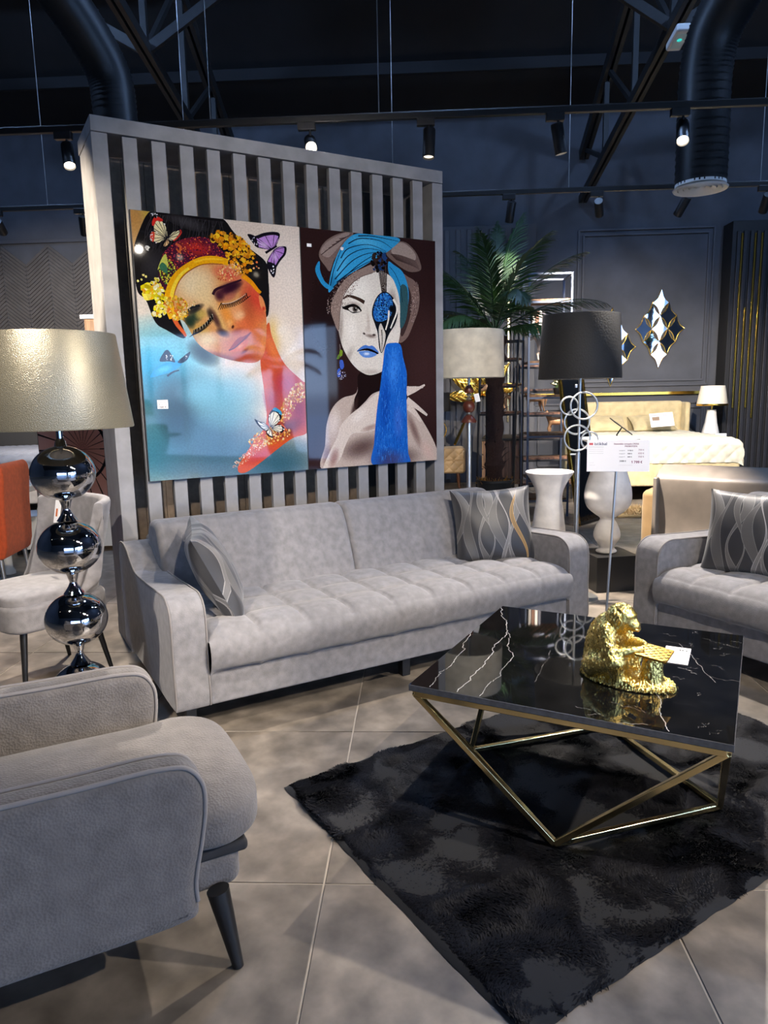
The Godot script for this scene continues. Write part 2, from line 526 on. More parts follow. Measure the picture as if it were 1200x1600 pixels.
func shell() -> void:
	# floor: a slab in the colour of the joints, tiles of 91 cm laid on it with 5 mm joints
	var fl := struct("floor", block(Vector3(-9.5, -0.3, -11.3), Vector3(7.9, -0.003, 7.3)), M.grout)
	var P := 0.9145
	var tile := MB.new(); tile.slab(0.0028, P - 0.0028, -0.003, 0.0, 0.0028, P - 0.0028, 0.0015)
	var tm := tile.mesh()
	var ox := -0.278 - 7 * P; var oz := -1.80 - 11 * P
	for j in 14:
		for i in 15:
			var p := Vector3(ox + i * P, 0, oz + j * P)
			if absf(p.x + 0.45) < 1.4 + absf(p.z - 0.6) * 0.62:
				part("floor_tile", tm, M.tiles[(i * 7 + j * 5 + (i * j) % 3) % 4], fl, p)
	var rest := MB.new()
	for j in range(14, 19):
		for i in range(-1, 15):
			var p := Vector3(ox + i * P, 0, oz + j * P)
			rest.slab(p.x + 0.003, p.x + P - 0.003, -0.003, 0.0, p.z + 0.003, p.z + P - 0.003, 0.0015)
	for j in 14:
		for i in range(-2, 15):
			var p := Vector3(ox + i * P, 0, oz + j * P)
			if (i < 0 or not absf(p.x + 0.45) < 1.4 + absf(p.z - 0.6) * 0.62) and p.x > -9.4:
				rest.slab(p.x + 0.003, p.x + P - 0.003, -0.003, 0.0, p.z + 0.003, p.z + P - 0.003, 0.0015)
	part("far_tiles", rest.mesh(), M.tiles[0], fl).set_meta("kind", "stuff")
	# walls
	struct("wall_back", block(Vector3(-9.5, -0.3, -11.3), Vector3(7.9, 5.2, -11.0)), M.wall)
	struct("wall_left", block(Vector3(-9.8, -0.3, -11.3), Vector3(-9.5, 9.5, 7.3)), M.wall)
	var wr := MB.new()
	wr.rbox(Vector3(0.3, 9.8, 11.9), 0.0, Vector3(7.75, 4.6, -5.35)); wr.rbox(Vector3(0.3, 9.8, 0.8), 0.0, Vector3(7.75, 4.6, 6.9))
	wr.rbox(Vector3(0.3, 6.8, 5.9), 0.0, Vector3(7.75, 6.1, 3.55))
	struct("wall_right", wr.mesh(), M.wall)
	var wf := MB.new()
	wf.rbox(Vector3(9.2, 5.4, 0.3), 0.0, Vector3(-4.9, 2.4, 7.15)); wf.rbox(Vector3(1.5, 5.4, 0.3), 0.0, Vector3(7.0, 2.4, 7.15))
	wf.rbox(Vector3(6.6, 2.4, 0.3), 0.0, Vector3(3.0, 3.9, 7.15))
	struct("wall_front", wf.mesh(), M.wall)
	# storefront glazing
	var frame := MB.new(); var pane := MB.new()
	for k in 7:
		frame.rbox(Vector3(0.08, 2.7, 0.07), 0.004, Vector3(7.7, 1.35, 0.63 + k * 0.974))
		if k < 6: pane.rbox(Vector3(0.012, 2.6, 0.9), 0.0, Vector3(7.7, 1.35, 0.63 + (k + 0.5) * 0.974))
	frame.rbox(Vector3(0.08, 0.08, 5.9), 0.004, Vector3(7.7, 0.04, 3.55)); frame.rbox(Vector3(0.08, 0.08, 5.9), 0.004, Vector3(7.7, 2.66, 3.55))
	var w1 := struct("window_1", frame.mesh(), M.track); part("pane", pane.mesh(), M.glass, w1)
	frame = MB.new(); pane = MB.new()
	for k in 6:
		frame.rbox(Vector3(0.07, 2.7, 0.08), 0.004, Vector3(-0.27 + k * 1.308, 1.35, 7.1))
		if k < 5: pane.rbox(Vector3(1.23, 2.6, 0.012), 0.0, Vector3(-0.27 + (k + 0.5) * 1.308, 1.35, 7.1))
	frame.rbox(Vector3(6.6, 0.08, 0.08), 0.004, Vector3(3.0, 0.04, 7.1)); frame.rbox(Vector3(6.6, 0.08, 0.08), 0.004, Vector3(3.0, 2.66, 7.1))
	var w2 := struct("window_2", frame.mesh(), M.track); part("pane", pane.mesh(), M.glass, w2)
	# the street outside
	struct("trim_1", block(Vector3(7.9, -0.4, -14), Vector3(40, -0.1, 40)), mat(Color(0.55, 0.55, 0.54), 0.9))

func roof_and_ducts() -> void:
	# black roof: 5.2 m at the back wall, rising to the ridge at z -2.5, and down again
	var r := MB.new()
	var poly := PackedVector2Array([Vector2(-11.6, 4.95), Vector2(-2.0, 9.25), Vector2(7.6, 4.95), Vector2(7.6, 5.15), Vector2(-2.0, 9.5), Vector2(-11.6, 5.2)])
	r.xf = Transform3D(Basis(Vector3(0, 0, 1), Vector3(0, 1, 0), Vector3(-1, 0, 0)), Vector3(-0.9, 0.03, 0))
	r.prism(poly, 18.0)
	struct("ceiling", r.mesh(), M.roof)
	var gable := MB.new()
	# purlins under the roof
	for k in 5:
		var z := -10.1 + k * 1.35
		var y := 4.95 + (z + 11.6) * 0.448 - 0.12
		struct("trim_%d" % (k + 2), rb(Vector3(17.2, 0.14, 0.06), 0.004, Vector3(-0.9, y, z)), M.roof)
	# roof trusses: lower and upper chord of double angles, posts and diagonals
	var first := truss()
	tag(first, "black steel roof truss running to the back wall beside the right duct", "roof truss", "roof trusses")
	place(first, Vector3(2.39, 0, 0), 0)
	again(first, "black steel roof truss above the left end of the slatted screen", Vector3(-2.55, 0, 0), 0)
	# ties between the trusses
	var n := Vector3(0, 4.62, -7.35)
	for s in [[-2.55, 0.0, "dark steel tie rising right from the node of the left truss"], [2.39, 0.0, "dark steel tie rising left from the right truss under the emergency light"]]:
		var b := MB.new()
		b.bar(Vector3(s[0], 4.62, -7.35), Vector3(-0.08 + signf(s[0]) * 0.1, 6.1, -7.35), 0.05, 0.09)
		solo("tie_beam", b.mesh(), M.steel_dark, s[2], "tie beam", Vector3.ZERO, 0, "ties between the roof trusses")
	for s in [[-2.55, -5.0, "dark steel tie rising left from the node of the left truss"], [2.39, 5.0, "dark steel tie rising right behind the right duct"]]:
		var b := MB.new()
		b.bar(Vector3(s[0], 4.62, -7.35), Vector3(s[1], 6.0, -7.35), 0.05, 0.09)
		solo("tie_beam", b.mesh(), M.steel_dark, s[2], "tie beam", Vector3.ZERO, 0, "ties between the roof trusses")
	# ducts
	var dr := thing("air_duct", "round black spiral duct coming down at the right with a white diffuser", "air duct", Vector3(2.246, 0, -6.1))
	duct(dr, [Vector3(0, 2.92, 0), Vector3(0, 3.3, 0), Vector3(0, 3.75, 0), Vector3(0.03, 4.0, 0.06), Vector3(0.14, 4.25, 0.25), Vector3(0.42, 4.75, 0.75), Vector3(0.75, 5.3, 1.35)], 0.19)
	var df := MB.new()
	for k in 5:
		var q := 0.20 - k * 0.042
		df.lathe([Vector2(q - 0.03, 0.012 + k * 0.005), Vector2(q, 0.0 + k * 0.004), Vector2(q + 0.006, 0.01 + k * 0.004), Vector2(q - 0.026, 0.02 + k * 0.005), Vector2(q - 0.03, 0.012 + k * 0.005)], 40)
	df.lathe([Vector2(0, 0.03), Vector2(0.19, 0.03), Vector2(0.19, 0.05)], 40)
	part("diffuser", df.mesh(), M.white_plastic, dr, Vector3(0, 2.885, 0))
	var dl := thing("air_duct", "round black spiral duct bending down behind the left end of the slatted screen", "air duct", Vector3(-2.36, 0, -6.0))
	duct(dl, [Vector3(0, 2.95, 0), Vector3(0, 3.6, 0), Vector3(-0.02, 3.85, 0.02), Vector3(-0.14, 4.15, 0.2), Vector3(-0.42, 4.6, 0.62), Vector3(-0.75, 5.2, 1.2)], 0.165)

func duct(o: Node3D, ctrl: Array, r: float) -> void:
	var path := spline(ctrl, 7)
	part("pipe", tube(path, r, 32), M.duct, o)
	var acc := 0.0
	var rib := MB.new()
	for k in range(1, path.size() - 1):
		acc += path[k].distance_to(path[k - 1])
		var d: Vector3 = (path[k + 1] - path[k - 1]).normalized()
		rib.tube([path[k] - d * 0.007, path[k] - d * 0.003, path[k] + d * 0.003, path[k] + d * 0.007], [r, r + 0.005, r + 0.005, r], 32, false, false)
	part("spiral_seam", rib.mesh(), M.duct, o)

func truss() -> Node3D:
	var o := thing("roof_truss", "", "roof truss")
	var lo := func(z): return Vector3(0, 4.04 + (z + 10.9) * 0.164, z)
	var hi := func(z): return Vector3(0, 4.6 + (z + 11.0) * 0.448, z)
	var c := MB.new()
	for s in [-0.035, 0.035]:
		c.bar(lo.call(-10.95) + Vector3(s, 0, 0), lo.call(-4.5) + Vector3(s, 0, 0), 0.045, 0.10)
	part("lower_chord", c.mesh(), M.steel_dark, o)
	c = MB.new()
	for s in [-0.04, 0.04]:
		c.bar(hi.call(-10.95) + Vector3(s, 0, 0), hi.call(-3.0) + Vector3(s, 0, 0), 0.05, 0.14)
	part("upper_chord", c.mesh(), M.steel_dark, o)
	var zz := [-9.75, -8.55, -7.35, -6.15]
	for k in zz.size():
		part("post", bar(lo.call(zz[k]), hi.call(zz[k]), 0.06, 0.06, Vector3.RIGHT), M.steel_dark, o)
		if k < 3:
			part("diagonal", bar(lo.call(zz[k]), hi.call(zz[k] - 1.1), 0.05, 0.05, Vector3.RIGHT), M.steel_dark, o)
	return o

# slatted screen behind the sofa, two prints hung on it
func screen() -> void:
	var o := thing("slatted_screen", "tall grey slatted room divider behind the long sofa", "room divider", near(0.045, 0, 1.15), 32.5)
	# local x along the screen, -z into its depth
	part("top_beam", rb(Vector3(2.044, 0.072, 0.43), 0.003, Vector3(1.02, 2.664, -0.213)), M.screen, o)
	for x in [0.0, 1.968]:
		part("post", rb(Vector3(0.076, 2.625, 0.2), 0.003, Vector3(x + 0.036, 1.3125, -0.1)), M.screen, o)
		part("post", rb(Vector3(0.072, 2.625, 0.195), 0.003, Vector3(x + 0.037, 1.3125, -0.305)), M.screen, o)
	var sl := rb(Vector3(0.071, 2.622, 0.035), 0.004, Vector3(0, 1.311, -0.0175))
	for k in 13:
		part("slat", sl, M.screen, o, Vector3(0.177 + k * 0.1402, 0, 0))
	var bd := rb(Vector3(0.118, 2.62, 0.018), 0.002, Vector3(0, 1.31, -0.36))
	for k in 13:
		part("back_board", bd, M.screen_wood, o, Vector3(0.075 + 0.06 + k * 0.1195, 0, 0))
	var bk := rb(Vector3(0.16, 2.62, 0.018), 0.002, Vector3(0, 1.31, -0.36))
	for k in 2:
		part("black_board", bk, M.screen_black, o, Vector3(1.715 + k * 0.161, 0, 0))
	part("bottom_rail", rb(Vector3(2.04, 0.09, 0.4), 0.003, Vector3(1.02, 0.045, -0.215)), M.screen, o)
	for k in 2:
		var a := thing("wall_print", ["glossy print of a woman with flowers and butterflies in her dark hair", "glossy print of a pale woman in a blue turban with a peacock over one eye"][k], "picture", near(0.195 + k * 0.910, 0.919, 1.122), 32.5, "")
		var w := 0.906
		part("panel", rb(Vector3(w, 1.358, 0.022), 0.001, Vector3(w / 2, 0.679, -0.012)), M.screen_black, a)
		var q := MB.new()
		q.quad(Vector3(0.001, 0.001, 0), Vector3(w - 0.001, 0.001, 0), Vector3(w - 0.001, 1.357, 0), Vector3(0.001, 1.357, 0))
		var pm := mat(grey(0.86), 0.035)
		pm.albedo_texture = print_one() if k == 0 else print_two()
		pm.metallic_specular = 0.38
		part("print", q.mesh(), pm, a)
		part("side_edge", rb(Vector3(0.004, 1.358, 0.02), 0.0005, Vector3(-0.002, 0.679, -0.011)), M.track, a)
		if k == 0:
			var l := part("price_label", rb(Vector3(0.055, 0.046, 0.0008), 0.0002, Vector3(0, 0, 0.0007)), M.paper, a, Vector3(0.093, 0.4, 0))
			words("Tableau", 0.011, M.ink, l, Vector3(0, 0.013, 0.0013), false, HORIZONTAL_ALIGNMENT_CENTER)
			words("80 x 120", 0.011, M.ink, l, Vector3(0, 0.0, 0.0013), false, HORIZONTAL_ALIGNMENT_CENTER)
			words("180 €", 0.015, M.ink, l, Vector3(0, -0.015, 0.0013), true, HORIZONTAL_ALIGNMENT_CENTER)
		else:
			part("small_label", rb(Vector3(0.028, 0.017, 0.0008), 0.0002, Vector3(0, 0, 0.0007)), M.paper, a, Vector3(0.052, 1.265, 0))

# ---------------------------------------------------------------- the group in front
func side_prism(poly: Array, w: float, x: float, r: float, per := 5, steps := 3) -> ArrayMesh:
	# outline in (forward z, up y), counter-clockwise seen from -x, pushed along x
	var m := MB.new()
	m.xf = Transform3D(Basis(Vector3(0, 0, 1), Vector3(0, 1, 0), Vector3(-1, 0, 0)), Vector3(x, 0, 0))
	m.prism(PackedVector2Array(spline(poly, per, true)), w, r, steps, 50)
	return m.mesh()

func make_sofa(label: String, L: float, cells: int) -> Node3D:
	var o := thing("sofa", label, "sofa")
	var aw := 0.145
	# arm: low in front, swept up at the back
	var arm := [Vector2(-0.03, 0.11), Vector2(0.0, 0.12), Vector2(0.0, 0.3), Vector2(0.0, 0.47), Vector2(-0.015, 0.53), Vector2(-0.07, 0.566), Vector2(-0.2, 0.566), Vector2(-0.45, 0.553), Vector2(-0.68, 0.553), Vector2(-0.78, 0.59), Vector2(-0.86, 0.632), Vector2(-0.96, 0.645), Vector2(-1.02, 0.63), Vector2(-1.045, 0.58), Vector2(-1.05, 0.35), Vector2(-1.05, 0.12), Vector2(-1.02, 0.11), Vector2(-0.5, 0.11)]
	var line := []
	for p in spline(arm, 5, true):
		if p.y > 0.118: line.append(p)
	for s in 2:
		var x: float = aw / 2 if s == 0 else L - aw / 2
		var a := part("armrest", side_prism(arm, aw, x, 0.012), M.velvet, o)
		for e in [-1, 1]:
			var pts := []
			for p in line:
				pts.append(Vector3(x + e * (aw / 2 - 0.004), p.y * 1.002 - 0.001, p.x - 0.001))
			part("piping", tube(pts, 0.0042, 6), M.piping, a)
	# base under the seat
	part("base", rb(Vector3(L - 2 * aw + 0.004, 0.148, 0.98), 0.012, Vector3(L / 2, 0.184, -0.5), 2), M.velvet, o)
	# seat cushion with stitched squares
	var p := (L - 2 * aw) / cells
	var prof := [Vector2(0.0, 0.252), Vector2(0.022, 0.272), Vector2(0.036, 0.325), Vector2(0.024, 0.378), Vector2(-0.02, 0.408), Vector2(-0.1, 0.415), Vector2(-0.25, 0.415), Vector2(-0.45, 0.414), Vector2(-0.66, 0.414)]
	var cur := spline(prof, 12)
	var m := MB.new()
	m.grid(func(a, b):
		var k: float = b * (cur.size() - 1); var k0 := int(k); var q: Vector2 = cur[k0].lerp(cur[mini(k0 + 1, cur.size() - 1)], k - k0)
		var x: float = aw + a * (L - 2 * aw)
		var u: float = (x - aw) / p; var w: float = (-q.x + 0.005) / 0.205
		var on := smoothstep(0.03, -0.03, q.x)
		var du: float = absf(u - roundf(u)) * p; var dw: float = absf(w - roundf(w)) * 0.205
		var puff := 0.02 * sqrt(absf(sin(u * PI))) * lerpf(1.0, sqrt(absf(sin(w * PI))), on)
		var cut := 0.007 * exp(-du * du / 0.00005) + 0.007 * exp(-dw * dw / 0.00005)
		var edge := minf(a, 1.0 - a) * (L - 2 * aw)
		var drop := 0.02 * exp(-edge / 0.012)
		return Vector3(x, q.y + (puff - cut) * on - drop * on, q.x + (1.0 - on) * puff * 0.25), cells * 16, 72)
	part("seat", m.mesh(), M.velvet, o)
	# two back cushions
	var back := [Vector2(-0.56, 0.40), Vector2(-0.575, 0.45), Vector2(-0.63, 0.60), Vector2(-0.685, 0.715), Vector2(-0.725, 0.758), Vector2(-0.79, 0.768), Vector2(-0.86, 0.755), Vector2(-0.905, 0.71), Vector2(-0.93, 0.6), Vector2(-0.94, 0.4), Vector2(-0.9, 0.385), Vector2(-0.7, 0.385)]
	var half := (L - 2 * aw + 0.05) / 2
	for s in 2:
		part("back_cushion", side_prism(back, half - 0.002, aw - 0.025 + half * (s + 0.5), 0.03, 5, 4), M.velvet, o)
	part("back_frame", rb(Vector3(L - 2 * aw + 0.02, 0.55, 0.13), 0.02, Vector3(L / 2, 0.385, -0.98), 2), M.velvet, o)
	for x in [0.08, L / 2, L - 0.08]:
		for z in [-0.1, -0.94]:
			part("leg", rb(Vector3(0.045, 0.112, 0.045), 0.004, Vector3(x, 0.056, z)), M.black_leg, o)
	return o

func pillow(w: float, h: float, t: float) -> ArrayMesh:
	# both faces share uv; front is +z
	var m := MB.new()
	for sd in [1.0, -1.0]:
		m.grid(func(a, b):
			var s: float = (a * 2.0 - 1.0) * sd; var q: float = b * 2.0 - 1.0
			var x := s * w / 2 * (1.0 - 0.075 * (1.0 - q * q)); var y := q * h / 2 * (1.0 - 0.075 * (1.0 - s * s))
			var f := pow(maxf((1.0 - s * s) * (1.0 - q * q), 0.0), 0.42)
			var wr := 0.004 * sin(s * 9.0 + q * 5.0) * (1.0 - f) * f * 4.0
			return Vector3(x, y, sd * (t / 2 * f + wr)), 28, 28)
	return m.mesh()

func wave_tex() -> ImageTexture:
	# woven ribbons in greys, one gold, on charcoal
	var im := Image.create(512, 512, false, Image.FORMAT_RGB8)
	var rib := [[0.05, 0.09, 0.55, 0.0, 0.045, 1.0], [0.20, 0.07, 0.5, 1.9, 0.05, 0.85], [0.36, 0.085, 0.6, 0.6, 0.05, 1.0], [0.40, 0.07, 0.62, 3.4, 0.03, 0.95], [0.55, 0.08, 0.55, 2.3, 0.055, 0.9], [0.62, 0.06, 0.6, 4.6, 0.02, 1.25], [0.74, 0.08, 0.55, 0.3, 0.045, 1.15], [0.80, 0.075, 0.6, 2.4, 0.025, -1.0], [0.93, 0.08, 0.5, 3.6, 0.05, 1.05]]
	for y in 512:
		for x in 512:
			var u := x / 512.0; var v := y / 512.0
			var c := Color(0.135, 0.135, 0.15)
			for r in rib:
				var cx: float = r[0] + r[1] * sin(TAU * r[2] * v * 1.6 + r[3])
				var hw: float = r[4] * (0.75 + 0.5 * sin(TAU * v * 0.9 + r[3] * 2.0))
				var d := absf(u - cx)
				if d < absf(hw):
					var th := 0.82 + 0.18 * sin((u - cx) * 900.0)
					if d > absf(hw) - 0.006: th = 1.2
					if r[5] < 0:
						c = Color(0.55, 0.43, 0.24) * th
					else:
						c = Color(0.40, 0.39, 0.385) * (r[5] * th)
			c.a = 1.0
			im.set_pixel(x, y, c)
	return ImageTexture.create_from_image(im)

func set_pieces() -> void:
	var s1 := make_sofa("long grey velvet sofa with tufted seat in front of the slatted screen", 2.24, 9)
	place(s1, near(0, 0, 0), 32.5)
	var s2 := make_sofa("grey velvet sofa cut off by the right edge of the photo", 1.75, 7)
	place(s2, Vector3(1.15, 0, -3.784), -57.5)
	# cushions
	var wm := mat(Color.WHITE, 0.5); wm.albedo_texture = wave_tex(); sheen(wm, 0.5, 0.5)
	var pm := pillow(0.46, 0.44, 0.17)
	var c1 := solo("throw_pillow", pm, wm, "wavy striped cushion at the right end of the long sofa", "cushion", near(1.925, 0.60, 0.43), 32.5, "wavy striped cushions")
	c1.rotation_degrees = Vector3(-20, 4.0, 3)
	var c2 := again(c1, "dark striped cushion seen edge-on against the left arm of the long sofa", near(0.285, 0.595, 0.34), 0) as MeshInstance3D
	c2.rotation_degrees = Vector3(-25, 106, 4)
	var o2 := Vector3(1.15, 0, -3.784)
	var c3 := again(c1, "wavy striped cushion on the right-hand sofa, lit from the front", o2 + Vector3(0.5373, 0, 0.8434) * 0.42 + Vector3(0.8434, 0, -0.5373) * 0.36 + Vector3(0, 0.615, 0), 0) as MeshInstance3D
	c3.rotation_degrees = Vector3(-18, -38, 0)
	armchair()
	coffee_table()
	# rug
	var rg := MB.new()
	var nz := FastNoiseLite.new(); nz.seed = 4; nz.frequency = 2.4; nz.fractal_octaves = 3
	rg.grid(func(a, b):
		var s: float = a * 2.0 - 1.0; var q: float = b * 2.0 - 1.0
		var e := minf(minf(1.0 - absf(s), 1.0 - absf(q)) * 0.6, 0.03) / 0.03
		var hgt := 0.014 * sqrt(clampf(1.0 - (1.0 - e) * (1.0 - e), 0.0, 1.0))
		var x := s * 0.9; var z := -q * 0.6
		return Vector3(x + 0.006 * nz.get_noise_2d(z * 3.0, 7.0), 0.002 + hgt * (1.0 + 0.1 * nz.get_noise_2d(x, z)), z + 0.006 * nz.get_noise_2d(x * 3.0, 1.0)), 150, 100)
	var rug := solo("rug", rg.mesh(), M.rug, "black plush rug lying on the tiles under the marble table", "rug", Vector3(0.598, 0.0, -2.325), 35.4)
	# the pile: fibres laid over by a wandering nap
	var fib := MB.new()
	fib.quad(Vector3(-0.0022, 0, 0), Vector3(0.0022, 0, 0), Vector3(0.0018, 0.010, 0.003), Vector3(-0.0018, 0.010, 0.003))
	fib.quad(Vector3(-0.0018, 0.010, 0.003), Vector3(0.0018, 0.010, 0.003), Vector3(0.0004, 0.016, 0.008), Vector3(-0.0004, 0.016, 0.008))
	var mm := MultiMesh.new()
	mm.transform_format = MultiMesh.TRANSFORM_3D
	mm.mesh = fib.mesh()
	mm.instance_count = 200000
	var rng := RandomNumberGenerator.new(); rng.seed = 77
	var flow := FastNoiseLite.new(); flow.seed = 8; flow.frequency = 2.6; flow.fractal_octaves = 3
	for k in mm.instance_count:
		var x := rng.randf_range(-0.893, 0.893); var z := rng.randf_range(-0.593, 0.593)
		var e := minf(0.9 - absf(x), 0.6 - absf(z))
		var y := 0.001 + 0.0125 * smoothstep(0.0, 0.02, e)
		var ang := flow.get_noise_2d(x, z) * 6.5 + 0.6 + rng.randf_range(-0.3, 0.3)
		var lay := clampf(0.86 + 1.15 * flow.get_noise_2d(x + 40.0, z), 0.42, 1.2) + rng.randf_range(-0.16, 0.16)
		var b := Basis(Vector3.UP, ang) * Basis(Vector3.RIGHT, lay)
		mm.set_instance_transform(k, Transform3D(b.scaled(Vector3.ONE * rng.randf_range(0.8, 1.15)), Vector3(x, y, z)))
	var pile := MultiMeshInstance3D.new(); pile.name = "pile"; pile.multimesh = mm; pile.material_override = M.pile
	pile.set_meta("kind", "stuff")
	rug.add_child(pile)
	floor_lamp_balls()
	ring_lamp()
	white_lamp()
	dining_chair()
	sign_stand()

func armchair() -> void:
	var o := thing("armchair", "grey suede armchair with slim black legs at the front left", "armchair", Vector3(-0.506 - 0.35 * 0.5, 0, -1.447 - 0.35 * 0.866), 120.0)
	# near and far side panels
	var sd := [Vector2(-0.03, 0.165), Vector2(-0.005, 0.175), Vector2(-0.004, 0.26), Vector2(0.016, 0.36), Vector2(0.028, 0.44), Vector2(0.024, 0.50), Vector2(-0.005, 0.542), Vector2(-0.06, 0.556), Vector2(-0.25, 0.557), Vector2(-0.5, 0.562), Vector2(-0.72, 0.57), Vector2(-0.79, 0.55), Vector2(-0.8, 0.4), Vector2(-0.76, 0.18), Vector2(-0.72, 0.165), Vector2(-0.4, 0.16)]
	var rim := []
	for p in spline(sd, 6, true): rim.append(p)
	for e in [-1.0, 1.0]:
		var a := part("armrest", side_prism(sd, 0.085, e * 0.308, 0.03, 6, 4), M.suede, o)
		for q in [-1.0, 1.0]:
			var pts := []
			for k in rim.size():
				var p: Vector2 = rim[k]
				if p.y > 0.2 and p.x > -0.75:
					pts.append(Vector3(e * 0.308 + q * 0.033, 0.36 + (p.y - 0.36) * 0.985, -0.38 + (p.x + 0.38) * 0.99))
			part("piping", tube(pts, 0.0055, 7), M.piping, a)
	# seat base and cushion
	part("base", rb(Vector3(0.56, 0.095, 0.82), 0.03, Vector3(0, 0.222, -0.295), 3), M.suede, o)
	var m := MB.new()
	m.grid(func(a, b):
		var f: float = a * TAU; var g: float = (b - 0.5) * PI
		var cg := pow(maxf(cos(g), 0.0), 0.38)
		var cx := signf(cos(f)) * pow(absf(cos(f)), 0.42); var cz := signf(sin(f)) * pow(absf(sin(f)), 0.42)
		var x := 0.278 * cg * cx; var z := -0.24 - 0.435 * cg * cz
		if z > -0.1: x *= 1.0 + 0.14 * smoothstep(-0.06, 0.1, z)
		var y := 0.335 + 0.062 * signf(sin(g)) * pow(absf(sin(g)), 0.45)
		if g > 0: y += 0.04 * (1.0 - cx * cx * cg * cg) * (1.0 - 0.6 * cz * cz * cg * cg)
		return Vector3(x, y, z), 96, 48, true)
	part("seat_cushion", m.mesh(), M.suede, o)
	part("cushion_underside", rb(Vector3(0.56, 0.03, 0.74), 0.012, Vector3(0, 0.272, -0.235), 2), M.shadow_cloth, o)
	var bk := [Vector2(-0.62, 0.3), Vector2(-0.64, 0.5), Vector2(-0.69, 0.74), Vector2(-0.735, 0.79), Vector2(-0.79, 0.77), Vector2(-0.8, 0.55), Vector2(-0.77, 0.25), Vector2(-0.7, 0.24)]
	part("backrest", side_prism(bk, 0.54, 0, 0.04, 5, 4), M.suede, o)
	for e in [-1.0, 1.0]:
		part("leg", tube([Vector3(e * 0.306, 0.2, 0.048), Vector3(e * 0.33, 0.0, 0.08)], [0.027, 0.0135], 16), M.black_leg, o)
		part("leg", tube([Vector3(e * 0.27, 0.2, -0.66), Vector3(e * 0.31, 0.0, -0.76)], [0.027, 0.0135], 16), M.black_leg, o)

func marble_tex() -> ImageTexture:
	var S := 1024
	var im := Image.create(S, S, false, Image.FORMAT_RGB8)
	var n := FastNoiseLite.new(); n.seed = 31; n.frequency = 0.006; n.fractal_octaves = 6; n.domain_warp_enabled = true; n.domain_warp_amplitude = 40.0
	for y in S:
		for x in S:
			var g := n.get_noise_2d(x, y)
			var k := 0.045 + 0.03 * clampf(g + 0.35, 0, 1)
			var r := absf(n.get_noise_2d(x * 0.8 + 3000.0, y * 1.6))
			if r < 0.006: k += 0.05
			im.set_pixel(x, y, Color(k, k, k * 1.02))
	# white veins as wandering strokes: from, to, width, strength (in shares of the top; x left to right, y back to front)
	var rng := RandomNumberGenerator.new(); rng.seed = 9
	var veins := [[0.0, 0.02, 0.13, 0.33, 1.0, 1.0], [0.13, 0.33, 0.16, 0.62, 1.2, 0.9], [0.13, 0.33, 0.24, 0.60, 1.0, 0.8], [0.16, 0.62, 0.17, 0.99, 1.2, 0.9], [0.24, 0.6, 0.25, 0.99, 0.9, 0.8], [0.0, 0.4, 0.06, 0.75, 1.0, 0.8], [0.06, 0.75, 0.07, 0.99, 0.9, 0.7], [0.31, 0.2, 0.33, 0.36, 0.5, 0.5], [0.35, 0.48, 0.38, 0.8, 0.6, 0.5], [0.78, 0.2, 0.93, 0.55, 0.8, 0.7], [0.74, 0.62, 0.83, 0.99, 1.0, 0.9], [0.79, 0.6, 0.8, 0.75, 0.7, 0.7], [0.42, 0.55, 0.62, 0.42, 0.5, 0.5], [0.86, 0.1, 0.99, 0.16, 0.6, 0.6]]
	for k in 26:
		var vx := rng.randf_range(0.6, 1.0); var vy := rng.randf()
		veins.append([vx, vy, vx + rng.randf_range(-0.09, 0.11), vy + rng.randf_range(-0.03, 0.05), 0.7, rng.randf_range(0.3, 0.8)])
	for q in veins:
		var a := Vector2(q[0], q[1]) * S; var b := Vector2(q[2], q[3]) * S
		var steps := int(a.distance_to(b) * 1.2)
		var side := (b - a).orthogonal().normalized()
		for k in steps:
			var f := float(k) / steps
			var w := n.get_noise_2d(f * 260.0 + q[0] * 777.0, q[1] * 555.0) * 26.0 * sin(f * PI) + n.get_noise_2d(f * 1400.0, q[0] * 991.0) * 5.0
			var p := a.lerp(b, f) + side * w
			var hw: float = q[4] * (1.0 + 1.4 * maxf(n.get_noise_2d(f * 500.0 + 99.0, q[1] * 300.0), 0.0))
			for dy in range(-2, 3):
				for dx in range(-2, 3):
					var X := int(p.x) + dx; var Y := int(p.y) + dy
					if X < 0 or Y < 0 or X >= S or Y >= S: continue
					var s: float = clampf(hw + 0.6 - Vector2(X, Y).distance_to(p), 0.0, 1.0) * q[5] * 0.75
					if s > 0: im.set_pixel(X, Y, im.get_pixel(X, Y).lerp(Color(0.78, 0.77, 0.76), s))
	return ImageTexture.create_from_image(im)

